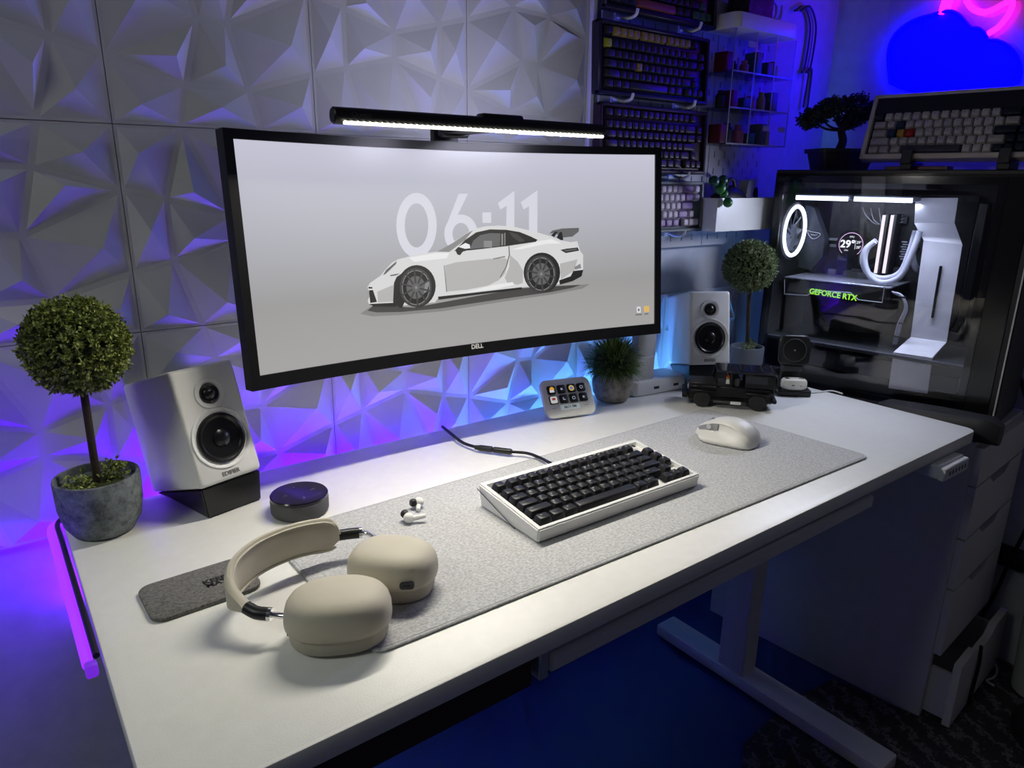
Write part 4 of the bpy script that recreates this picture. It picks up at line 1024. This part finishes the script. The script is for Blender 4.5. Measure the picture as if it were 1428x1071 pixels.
# memory sticks
for (x0, y0, x1, y1) in ((1231.5, 300, 1222, 381), (1244, 300, 1232.5, 381)):
    p, q = pcl(x0, y0, .15), pcl(x1, y1, .15); mid = (p+q)/2; L_ = (p-q).length
    st = obj('memory_stick', box(mid.x+.004, .178, mid.z, .010, .05, L_+.004, .001), M_dark, pcx)
    obj('memory_light', box(mid.x, .151, mid.z, .0065, .004, L_), glow('ram_white', (1.0, .90, .89), 1.7), st)
# coolant tubes
M_tube = mat('white_sleeve', (.44, .46, .55), .6)
for off in (0, 1):
    pts = [(1222-off*2, 335+off*2), (1207+off*2, 348), (1203+off*3, 365), (1212+off*2, 382+off*4), (1232, 388+off*6), (1255+off, 380+off*5), (1268+off*3, 352+off*3), (1277+off*6, 322)]
    obj('coolant_tube', tube([pcl(x, y, .085-.012*off) for x, y in pts], .0066, 10), M_tube, pcx)
for k in range(4):
    obj('sleeved_wire', tube([pcl(1283-2*k, 335+3*k, .12), pcl(1276-2*k, 352+3*k, .10), pcl(1280-k, 372+2*k, .10), pcl(1290, 370+2*k, .14)], .0022, 6), M_tube, pcx)
# graphics card
g0, g1 = pcl(1094, 392, .055), pcl(1243, 396, .055); gb = pcl(1170, 418, .055).z
gx0, gx1, gz1 = g0.x, g1.x, (g0.z+g1.z)/2
gc = obj('graphics_card', box((gx0+gx1)/2, .135, (gz1+gb)/2, gx1-gx0-.01, .13, gz1-gb-.008, .003), M_satin, pcx)
obj('backplate', box((gx0+gx1)/2, .13, gz1, gx1-gx0, .155, .004, .001), mat('backplate_grey', (.28, .30, .36), .3, .4), gc)
oc = [(1094, 390), (1094, 410), (1125, 412), (1138, 405), (1186, 408), (1197, 418), (1230, 422), (1234, 396)]
obj('outline_trim', tube([pcl(x, y, .053) for x, y in oc], .0011, 6, 0), mat('trim_silver', (.5, .52, .58), .3, .3), gc)
tp = pcl(1161, 411, .052)
obj('lettering', xf(text_bm('GEFORCE RTX', .0195, .0004, True), (tp.x, tp.y, tp.z), (0, .035, 0), (.92, 1, 1)), glow('rtx_green', (.34, .85, .04), 1.7), gc)
obj('mainboard_cover', box(.20, .19, pcl(1170, 384, .19).z, .14, .03, .03, .003), mat('cover_olive', (.11, .12, .11), .5), pcx)
for k in range(4):
    obj('power_wire', tube([pcl(1244+k*1.2, 407+k*.8, .06), pcl(1258, 412+k, .05), pcl(1265-k, 430, .05), pcl(1257-k*1.5, 452, .055), pcl(1250-k*1.5, 480, .07)], .0019, 6), M_tube, pcx)
for x, y in ((1258, 414), (1258, 451), (1252, 469)):
    p = pcl(x, y, .051); obj('wire_comb', box(p.x, p.y, p.z, .015, .008, .004, .001), M_black, pcx)
# white folded bracket
def plate(pix, th=.003):
    P = [pcl(x, y, d) for x, y, d in pix]
    n = (P[1]-P[0]).cross(P[2]-P[0]).normalized()*th
    bm = loft([P, [p+n for p in P]]); return bm
def plate_l(pix): return plate(pix)
M_br = mat('bracket_white', (.66, .67, .74), .42)
brk = obj('gpu_bracket', merge(plate([(1277, 276, .10), (1336, 276, .10), (1331, 311, .10), (1275, 311, .10)]), plate([(1275, 311, .10), (1331, 311, .10), (1342, 341, .075), (1288, 335, .075)]),
      plate([(1288, 335, .075), (1342, 341, .075), (1320, 477, .075), (1270, 470, .075)]), plate([(1270, 470, .075), (1320, 477, .075), (1300, 499, .020), (1246, 491, .020)]), plate([(1246, 491, .020), (1300, 499, .020), (1293, 549, .020), (1239, 541, .020)])), M_br, pcx, sm=False)
s0, s1 = pcl(1312, 371, .074), pcl(1300, 443, .074)
obj('slot', tube([s0, s1], .003, 8, 0), M_black, brk)
obj('cable_channel', box(pcl(1350, 400, .15).x, .17, .33, .02, .04, .30, .002), M_pcin, pcx)
obj('pin_block', merge(*[box(pcl(1255, 350, .17).x+.003*(k % 2), .195, pcl(1255, 338, .17).z-.006*k, .012, .006, .003) for k in range(8)]), M_tube, pcx)
for x0, x1 in ((1160, 1248), (1256, 1330)):
    p, q = pcl(x0, 244, .01), pcl(x1, 244, .01)
# lights inside the case
def pcw(x, y, z): return WM[pcx.name] @ V((x, y, z))
for y in (.028, .10):
    strip('computer_light', pcw(a_.x+(.10 if y < .08 else 0), y, zt-.008), pcw(b_.x+(.06 if y < .08 else 0), y, zt-.008), WM[pcx.name].to_3x3() @ V((0, -1.3, -1)) if y < .08 else WM[pcx.name].to_3x3() @ V((0, .2, -1)), .016, 3.4 if y < .08 else .5, (.82, .87, 1.0))

# ================================================================== things on top of the tower
ZP = PO.z+PH
bo = pcw(.105, .115, PH+.0004)
bn = thing('bonsai_tree', 'dark bonsai tree in a rectangular black pot on the computer tower', 'plant', bo, (0, 0, -.55))
pot_l = [rloop(.112, .075, .006, 0, 3), rloop(.130, .090, .006, .040, 3), rloop(.140, .10, .006, .040, 3), rloop(.142, .102, .006, .050, 3), rloop(.128, .088, .004, .050, 3), rloop(.124, .084, .004, .042, 3)]
obj('pot', loft(pot_l), mat('bonsai_pot', (.028, .028, .03), .6), bn)
obj('trunk', tube([(-.005, 0, .042), (.002, 0, .07), (-.004, .003, .095), (.006, 0, .115)], lambda t: .0115-.005*t, 10), M_bark, bn)
rnd = random.Random(21)
tips = []
for tgt in ((-.088, .005, .118), (-.050, -.02, .145), (-.015, .02, .152), (.02, -.01, .155), (.055, .01, .138), (.078, -.005, .142), (.03, .03, .12), (-.06, .02, .13)):
    tg = V(tgt); st = V((.0, .0, .095)); tips.append(tg)
    obj('branch', tube([st, st.lerp(tg, .5)+V((0, 0, -.010)), tg], lambda t: .004-.0025*t, 6, 4), M_bark, bn)
bm = new_bm()
for tg in tips:
    sprigs(bm, rnd, tg, .030, 130, .0085, 7, .62, (.25, 1.0))
stuff(obj('foliage', bm, leafmat('bonsai_leaf', (.012, .018, .012), (.022, .032, .02), (.04, .055, .032)), bn, sm=False))

rk = thing('vintage_keyboard', 'cream vintage-style keyboard with four coloured keys standing on the computer tower', 'keyboard', (0, 0, 0))
# frame: local XY is the key plane; the long side runs along the tower's face
KWr, KHr = .345, .150
bl3 = pcw(.178, .045, PH+.022)
wx = (pcw(1, 0, 0)-pcw(0, 0, 0)).normalized(); inn = (pcw(0, 1, 0)-pcw(0, 0, 0)).normalized()
yv = (V((0, 0, 1))*math.cos(.32)+inn*math.sin(.32)).normalized(); zv = wx.cross(yv)
mR = Matrix((wx, yv, zv)).transposed().to_4x4(); mR.translation = bl3
rk.matrix_world = mR; rk.location = mR.to_translation(); rk.rotation_euler = mR.to_euler(); WM[rk.name] = Matrix.LocRotScale(rk.location, rk.rotation_euler, None)
M_cream = mat('cream_plastic', (.60, .53, .45), .5); M_kc = mat('key_cream', (.58, .54, .50), .5); M_kg = mat('key_beige', (.44, .40, .37), .5); M_kn = mat('key_navy', (.012, .016, .035), .45)
M_ky = mat('key_yellow', (.50, .28, .05), .5); M_kr = mat('key_red', (.42, .015, .02), .5); M_kb2 = mat('key_blue', (.012, .04, .10), .5); M_ks = mat('key_slate', (.06, .055, .075), .5)
bm = merge(box(KWr/2, KHr/2, -.012, KWr, KHr, .012, .002), box(KWr/2, .006, .0005, KWr, .012, .018, .002), box(KWr/2, KHr-.004, .0005, KWr, .008, .018, .002), box(.005, KHr/2, .0005, .010, KHr, .018, .002), box(KWr-.004, KHr/2, .0005, .008, KHr, .018, .002))
obj('case', bm, M_cream, rk)
obj('cover_panel', box(KWr/2, KHr-.026, .001, KWr-.020, .036, .014, .001), mat('panel_navy', (.014, .012, .022), .5), rk)
obj('well', box(KWr/2, .055, -.004, KWr-.02, .09, .003), M_black, rk)
KR = [(4, R1+[(15, 1, '')]), (3, R2+[(15, 1, '')]), (2, R3+[(15, 1, '')]), (1, R4[:-1]+[(12.25, 1.75, 'Shift'), (14, 1, ''), (15, 1, '')]), (0, run(0, [1.25, 1.25, 1.25, 6.25, 1, 1, 1, 1, 1, 1], ['Ctrl', 'Opt', 'Cmd', '', 'Alt', 'Fn', 'Ctl', '', '', '']))]
def pick_retro(ri, x, w, s):
    if s == '`' or s == 'Back' or s == 'Enter' or s == '': return M_ks if w > 6 else M_kn
    if s in ('W', 'A'): return M_kb2
    if s == 'S': return M_ky
    if s == 'D': return M_kr
    if w > 1.01: return M_kg
    return M_kc
keys(rk, KR, (.0135, .0135), -.002, pick_retro, .0098, True, mat('legend_dark', (.05, .045, .045), .6))
for xs in (.105, .29):
    p = mR @ V((xs, 0, 0)); bs_ = pcw(0, 0, PH)
    s = thing('keyboard_stand', 'dark easel stand of the vintage keyboard, '+('nearer the bonsai' if xs < .2 else 'farther from the bonsai'), 'stand', (p.x, p.y, ZP+.0004), (0, 0, PANG), 'easel stands under the vintage keyboard')
    obj('foot', box(0, .03, .0085, .024, .085, .017, .002), M_dark, s)
    obj('lip', xf(box(0, -.021, .024, .022, .006, .032, .002), rot=(-.2, 0, 0)), M_dark, s)
    obj('back_rest', xf(box(0, 0, .05, .018, .005, .10, .002), (0, .062, .012), (-.32, 0, 0)), M_dark, s)
tag(obj('game_case', xf(box(0, 0, 0, .13, .05, .008, .001), pcw(.295, .085, PH+.0045), (0, 0, PANG)), mat('case_print', (.10, .02, .03), .4, var=.9, scale=40)), 'flat dark red printed box under the vintage keyboard', 'box')

# ================================================================== neon cloud sign on the right wall
ns = thing('neon_sign', 'neon wall sign with a blue cloud and pink strokes above it', 'neon sign', (1.838, -.31, 1.5))
XW = 1.822
cl_px = [(1243, 116), (1240, 90), (1241, 68), (1250, 48), (1266, 34), (1283, 26), (1298, 22), (1312, 18), (1327, 16), (1340, 22), (1349, 32), (1356, 39), (1366, 40), (1376, 48), (1380, 56), (1392, 57), (1408, 65), (1420, 80), (1424, 98), (1420, 114), (1400, 121), (1340, 126), (1280, 128)]
P = [onx(x, y, XW) for x, y in cl_px]; P = smooth_path(P+[P[0]], 3)[:-1]
bm = loft([P, [p+V((.010, 0, 0)) for p in P]])
cd_ = obj('cloud_panel', bm, glow('blue_panel', (.0, .0, 1.0), 20.0), ns, world=True, sm=False)
obj('cloud_outline', tube([p+V((-.006, 0, 0)) for p in P]+[P[0]+V((-.006, 0, 0))], .0042, 8, 0), glow('blue_neon', (.0, .0, 1.0), 22.0), ns, world=True)
m_pink = glow('pink_neon', (1.0, .008, .62), 4.2)
for s in ([(1322, -40), (1320, -10), (1316, 6), (1312, 20)], [(1331, -40), (1328, -8), (1322, 12)], [(1344, -60), (1345, -15), (1350, 4), (1360, 14), (1374, 17), (1390, 11), (1404, 3), (1411, 3), (1411, 10), (1404, 24), (1392, 38), (1378, 47)]):
    obj('pink_tube', tube([onx(x, y, XW-.004) for x, y in s], .0068, 8, 6), m_pink, ns, world=True)
obj('backing', box(1.836, -.31, 1.60, .004, .34, .36, .001), pane('sign_acrylic', (.96, .96, .97)), ns, world=True)

# ================================================================== pegboards
def pegboard(x0, x1, z0, z1, lab, grp=None):
    t = thing('pegboard', lab, 'pegboard', (x0, -.016, z0))
    W_, H_ = x1-x0, z1-z0; sx, sz, pitch = .0042, .0145, .04
    holes = []
    row = 0; z = .022
    while z < H_-.015:
        x = .02 + (.02 if row % 2 else 0)
        while x < W_-.012: holes.append((x, z)); x += pitch
        z += .02; row += 1
    xs = sorted(set([0, W_]+[round(v, 5) for h in holes for v in (h[0]-sx/2, h[0]+sx/2)]))
    zs = sorted(set([0, H_]+[round(v, 5) for h in holes for v in (h[1]-sz/2, h[1]+sz/2)]))
    bm = bmesh.new(); vt = {}
    def vv(i, j):
        if (i, j) not in vt: vt[(i, j)] = bm.verts.new((xs[i], 0, zs[j]))
        return vt[(i, j)]
    def hole(cx, cz): return any(abs(cx-h[0]) < sx/2 and abs(cz-h[1]) < sz/2 for h in holes)
    for i in range(len(xs)-1):
        for j in range(len(zs)-1):
            if not hole((xs[i]+xs[i+1])/2, (zs[j]+zs[j+1])/2): bm.faces.new((vv(i, j), vv(i+1, j), vv(i+1, j+1), vv(i, j+1)))
    ext = bmesh.ops.extrude_face_region(bm, geom=bm.faces[:])
    bmesh.ops.translate(bm, vec=(0, .005, 0), verts=[v for v in ext['geom'] if isinstance(v, bmesh.types.BMVert)])
    bmesh.ops.recalc_face_normals(bm, faces=bm.faces[:])
    obj('board', bm, mat('pegboard_white', (.55, .55, .58), .55, var=.02), t, sm=False)
    for x in (.03, W_-.03):
        for z in (.03, H_-.03): obj('spacer', box(x, .0105, z, .02, .011, .02), M_white, t)
    return t
pegboard(.925, 1.303, 1.063, 1.623, 'white slotted pegboard hung with dark keyboards')
pegboard(1.306, 1.520, 1.063, 1.623, 'white slotted pegboard behind the acrylic organiser and white bin')

# keyboards on the wall
def wall_kb(x0, z0, w, h, tilt, lab, mcase, rows, pick, kh=.0088, scale=1.0, y0=-.058):
    t = thing('display_keyboard', lab, 'keyboard', (x0, y0, z0), (PI/2+tilt, 0, 0))
    obj('case', merge(box(w/2, h/2, -.013, w, h, .016, .004, 2), box(w/2, .004, -.003, w, .008, .014, .002), box(w/2, h-.004, -.003, w, .008, .014, .002), box(.004, h/2, -.003, .008, h, .014, .002), box(w-.004, h/2, -.003, .008, h, .014, .002)), mcase, t)
    keys(t, rows, ((w-16.25*U)/2 if w > .31 else .011, .0125), -.004, pick, kh)
    return t
def hooks(xs, z, lab):
    for x in xs:
        lab_ = 'white peg hook under the %s wall keyboard, nearer the %s' % (lab, 'relief panels' if x < 1.1 else 'acrylic organiser')
        o = obj('peg_hook', merge(tube([(x, -.0162, z+.004), (x, -.045, z-.004), (x, -.070, z-.002), (x, -.076, z+.010)], .0032, 8, 4), box(x, -.0175, z+.004, .012, .0030, .022)), M_white)
        tag(o, lab_, 'peg hook', 'white hooks holding up the wall keyboards')
M_navy = mat('case_navy', (.010, .009, .022), .4); M_kdk = mat('key_charcoal', (.013, .012, .018), .45); M_kgold = mat('key_gold', (.30, .21, .06), .45); M_klime = mat('key_lime', (.35, .36, .02), .5)
M_ksal = mat('key_salmon', (.25, .055, .055), .5); M_kteal = mat('key_teal', (.05, .12, .14), .5); M_plum = mat('case_plum', (.022, .006, .022), .45); M_kplum = mat('key_plum', (.020, .009, .03), .45); M_klil = mat('key_lilac', (.55, .48, .58), .5); M_klil2 = mat('key_violet', (.30, .20, .40), .5); M_cgrey = mat('case_slate', (.10, .12, .14), .5)
wall_kb(.889, 1.549, .346, .150, -.05, 'black wall keyboard with salmon and teal keycaps', M_navy, FULL, lambda r, x, w, s: M_kteal if x > 13 and r > 3 else (M_ksal if w > 6 or r in (2, 3) else M_kdk))
wall_kb(.880, 1.390, .346, .140, -.046, 'black wall keyboard with a row of gold function keys', M_navy, FULL, lambda r, x, w, s: (M_kgold if s.startswith('F') and s != 'Fn' else (M_klime if s == '`' else (M_kplum if s in ('Pg', 'Pn', 'Back') else M_kdk))))
wall_kb(.893, 1.236, .346, .140, -.046, 'dark plum wall keyboard half hidden behind the monitor', M_plum, FULL, lambda r, x, w, s: M_kplum)
wall_kb(.907, 1.104, .338, .116, -.046, 'slate wall keyboard with pale lilac keycaps', M_cgrey, [(y-.0, k) for y, k in FULL[1:]], lambda r, x, w, s: M_klil2 if w > 1.2 else M_klil)
for z, kn in ((1.5445, 'salmon and teal'), (1.3855, 'gold-rowed'), (1.2315, 'plum'), (1.0985, 'lilac')):
    hooks((.965, 1.165) if z > 1.12 else (1.165,), z, kn)

# white shelf and acrylic organiser
SX0, SX1, SY = 1.250, 1.493, -.100
sh_ = obj('wall_shelf', xf(rbox(SX1-SX0, .090, .032, .020, .002), ((SX0+SX1)/2, -.0622, 1.5525)), M_white); tag(sh_, 'white rounded shelf tray above the acrylic organiser', 'shelf')
ac = thing('acrylic_organiser', 'clear acrylic organiser with three tiers of small parts', 'organiser', (SX0, -.06, 1.305))
M_acr = pane('clear_acrylic', (.94, .945, .96), .5); M_edge = mat('acrylic_edge', (.30, .31, .36), .15)
for z in (1.306, 1.385, 1.463):
    obj('tier', box((SX0+SX1)/2, -.061, z, SX1-SX0-.004, .082, .003), M_acr, ac, world=True)
    obj('tier_edge', box((SX0+SX1)/2, -.1025, z, SX1-SX0-.004, .0012, .0032), M_edge, ac, world=True)
for x in (SX0+.003, SX0+.083, SX0+.163, SX1-.004):
    obj('divider', box(x, -.061, 1.4285, .0025, .082, .243), M_acr, ac, world=True)
    obj('divider_edge', box(x, -.1025, 1.4285, .0026, .0012, .243), M_edge, ac, world=True)
for x, z in ((SX0+.062, 1.5225), (SX0+.150, 1.345), (SX0+.215, 1.345)):
    obj('paper_label', box(x, -.1053, z, .026, .0006, .012), mat('paper', (.45, .42, .5), .8), ac, world=True)
rnd = random.Random(5)
part_cols = [('red', (.14, .012, .02)), ('yellow', (.40, .32, .05)), ('teal', (.03, .12, .13)), ('black', (.012, .012, .014)), ('grey', (.10, .10, .11)), ('pink', (.4, .12, .2))]
kinds = ['keycap puller', 'switch box', 'tool roll', 'parts jar']
ti = 0
for tz in (1.3080, 1.3870, 1.4650):
    for bx in range(3):
        for k in range(2):
            cn, cc_ = part_cols[(ti*5+k*3) % 6]; x = SX0+.022+.080*bx+.034*k; hh_ = rnd.uniform(.026, .052); r_ = rnd.uniform(.010, .0145)
            if (ti+k) % 2: bm = xf(lathe([(r_*.9, 0), (r_, .002), (r_, hh_*.7), (r_*.6, hh_*.82), (r_*.6, hh_)], 14), (x, -.06, tz))
            else: bm = xf(rbox(.024, .036, hh_, .003, .002), (x, -.06, tz))
            o = obj('parts_jar' if (ti+k) % 2 else 'parts_box', bm, mat('part_'+cn, cc_, .5))
            tag(o, ('small %s jar' if (ti+k) % 2 else 'small %s box') % cn + ' on the %s tier of the acrylic organiser' % ('lowest', 'middle', 'top')[(1.308, 1.387, 1.465).index(tz)], 'jar' if (ti+k) % 2 else 'box', 'small parts in the acrylic organiser')
        ti += 1
# dark photo box and figurine on the shelf
o = obj('display_box', merge(box(1.355, -.060, 1.6205, .095, .060, .070, .002)), mat('box_print', (.03, .02, .035), .5, var=.95, scale=70)); tag(o, 'dark printed box standing on the white wall shelf', 'box')
fg = thing('wire_stand', 'curved shiny holder on the white wall shelf', 'holder', (1.447, -.065, 1.585))
obj('base', xf(rbox(.05, .05, .006, .01, .001)), M_white, fg)
obj('hoop', xf(torus(.020, .0035, 24, 8), (-.010, 0, .030), (PI/2, 0, .2)), mat('pale_gloss', (.62, .55, .62), .2), fg)
obj('horn', tube([(.006, 0, .008), (.018, 0, .014), (.024, 0, .030), (.023, 0, .046)], lambda t: .007-.005*t, 10), MATS['pale_gloss'], fg)

# white bin hung on the pegboard, full of odds and ends
bx = thing('wall_bin', 'white open bin hung on the pegboard', 'bin', (1.245, -.09, 1.105))
BX0, BX1, BZ0, BZ1 = 1.246, 1.474, 1.104, 1.182
obj('bin_shell', merge(box((BX0+BX1)/2, -.0985, (BZ0+BZ1)/2, BX1-BX0, .003, BZ1-BZ0), box((BX0+BX1)/2, -.0185, (BZ0+BZ1)/2, BX1-BX0, .003, BZ1-BZ0), box(BX0+.0015, -.0585, (BZ0+BZ1)/2, .003, .078, BZ1-BZ0), box(BX1-.0015, -.0585, (BZ0+BZ1)/2, .003, .078, BZ1-BZ0), box((BX0+BX1)/2, -.0585, BZ0+.0015, BX1-BX0-.004, .078, .003)), M_white, bx, world=True)
gg = thing('head_strap', 'black padded strap bundled in the white wall bin', 'strap', (1.335, -.06, 1.108))
obj('padding', loft([[V((1.29+.10*u, -.06+.024*math.cos(a)*(1-.5*abs(u-.5)), 1.165+.036*math.sin(PI*(.15+.7*u))*math.sin(a)+.012)) for a in [2*PI*k/12 for k in range(12)]] for u in (0, .15, .35, .6, .85, 1)]), M_black, gg, world=True)
obj('loop', tube([(1.318, -.065, 1.190), (1.325, -.065, 1.222), (1.345, -.065, 1.224), (1.360, -.065, 1.196)], .004, 8), M_black, gg, world=True)
obj('filling', box(1.34, -.06, 1.14, .10, .06, .05, .004), M_black, gg, world=True)
o = obj('folded_bracket', merge(loft([[V((x, -.07, z)) for x, z in ((1.385, 1.110), (1.400, 1.110), (1.436, 1.228), (1.424, 1.222), (1.404, 1.224), (1.400, 1.210))], [V((x, -.04, z)) for x, z in ((1.385, 1.110), (1.400, 1.110), (1.436, 1.228), (1.424, 1.222), (1.404, 1.224), (1.400, 1.210))]])), mat('bracket_grey', (.32, .33, .36), .4), sm=False); tag(o, 'grey angled plastic piece sticking out of the white wall bin', 'bracket')
o = obj('cable_bundle', merge(*[tube([(1.415+.006*k, -.06, 1.115), (1.425+.006*k, -.062+.006*(k % 3), 1.170), (1.440+.005*k, -.058, 1.200+.006*(k % 2)), (1.455+.002*k, -.06, 1.165)], .0025, 6, 4) for k in range(4)]), M_black); tag(o, 'tangled black cables in the white wall bin', 'cables')
gl_ = [(994.5, 252.5, .0135), (1007, 251, .0125), (1003, 262, .015), (1009, 270, .010), (1014, 282.5, .0125)]
sc_ = thing('green_succulent', 'green string of round beads hanging over the white wall bin', 'plant', (1.27, -.105, 1.18))
for k, (x, y, r_) in enumerate(gl_):
    p = ony(x, y, -.112); p = V((p.x, p.y-.002, p.z))
    obj('bead', sphere(r_*.92, p, 3), mat('bead_teal' if k < 2 else 'bead_green', (.006, .06, .06) if k < 2 else (.02, .16, .03), .4), sc_, world=True)
pp = [ony(x, y, -.108) for x, y, r_ in gl_]
obj('stalk', tube([pp[0], pp[2], pp[3], pp[4]], .002, 6), mat('stalk_green', (.02, .07, .02), .6), sc_, world=True)
obj('stalk', tube([pp[1], pp[2], V((1.262, -.094, 1.185))], .002, 6), MATS['stalk_green'], sc_, world=True)

# hanging cable loops on the wall behind the organiser
for k in range(3):
    y_ = -.006-.004*k
    o = obj('wall_cable', tube([ony(1108+4*k, 15, y_), ony(1122+4*k, 10, y_), ony(1130+4*k, 40, y_), ony(1122+4*k, 95, y_), ony(1118+3*k, 100, y_), ony(1128+2*k, 98, y_), ony(1120+3*k, 150, y_)], .0028, 6), mat('cable_%d' % k, ((.12, .04, .06), (.3, .3, .32), (.05, .05, .06))[k], .5))
    tag(o, ('dark red', 'pale grey', 'black')[k]+' cable hanging in a loop on the corner wall', 'cable', 'cables hanging in the corner')

# corner beyond the drawer unit
cbn = [onx(1428, 590, 1.80)]
o = obj('extension_cable', tube([(1.80, -.60, .80), (1.806, -.66, .66), (1.80, -.70, .52), (1.795, -.70, .42), (1.79, -.68, .30), (1.80, -.66, .18), (1.82, -.62, .03)], .005, 8), M_black); tag(o, 'black extension cable hanging beside the drawer unit', 'cable')
ps = thing('power_strip', 'black power strip fixed to the wall beside the drawer unit', 'power strip', (1.822, -.62, .30), (0, 0, PI/2))
obj('body', box(0, 0, 0, .18, .034, .05, .006, 2), M_black, ps)
for k in range(3): obj('socket', xf(cyl(.016, .003, 0, 18), (-.055+.055*k, .0165, 0), (-PI/2, 0, 0)), M_dark, ps)
wb = thing('white_bin', 'pale rounded bin standing on the rug beside the drawer unit', 'bin', (1.752, -.812, .0115))
obj('bin_body', lathe([(.055, 0), (.060, .004), (.066, .15), (.070, .285), (.066, .285), (.062, .15), (.056, .01), (.001, .01)], 28), mat('bin_pale', (.42, .42, .40), .6), wb)
obj('bin_bag', lathe([(.071, .262), (.073, .285), (.070, .30), (.055, .296), (.030, .285), (.001, .28)], 24), mat('bag_grey', (.11, .11, .12), .7, bump=.6, bscale=300), wb)

tag(obj('floor_cable', tube([(1.80, -.665, .016), (1.795, -.69, .015), (1.76, -.715, .0145), (1.72, -.722, .0145), (1.69, -.716, .0145), (1.685, -.735, .0145)], .003, 8), M_white), 'thin white cable lying on the rug by the open bottom drawer', 'cable')
fc = thing('floor_cushion', 'black round cushion on the rug near the pale bin', 'cushion', (1.575, -.905, .0115))
obj('cover', lathe([(.075, 0), (.088, .006), (.095, .02), (.095, .045), (.088, .058), (.07, .064), (.001, .066)], 32), mat('cushion_black', (.010, .011, .013), .8), fc)
obj('piping', xf(torus(.0945, .003, 36, 6), (0, 0, .034)), M_black, fc)
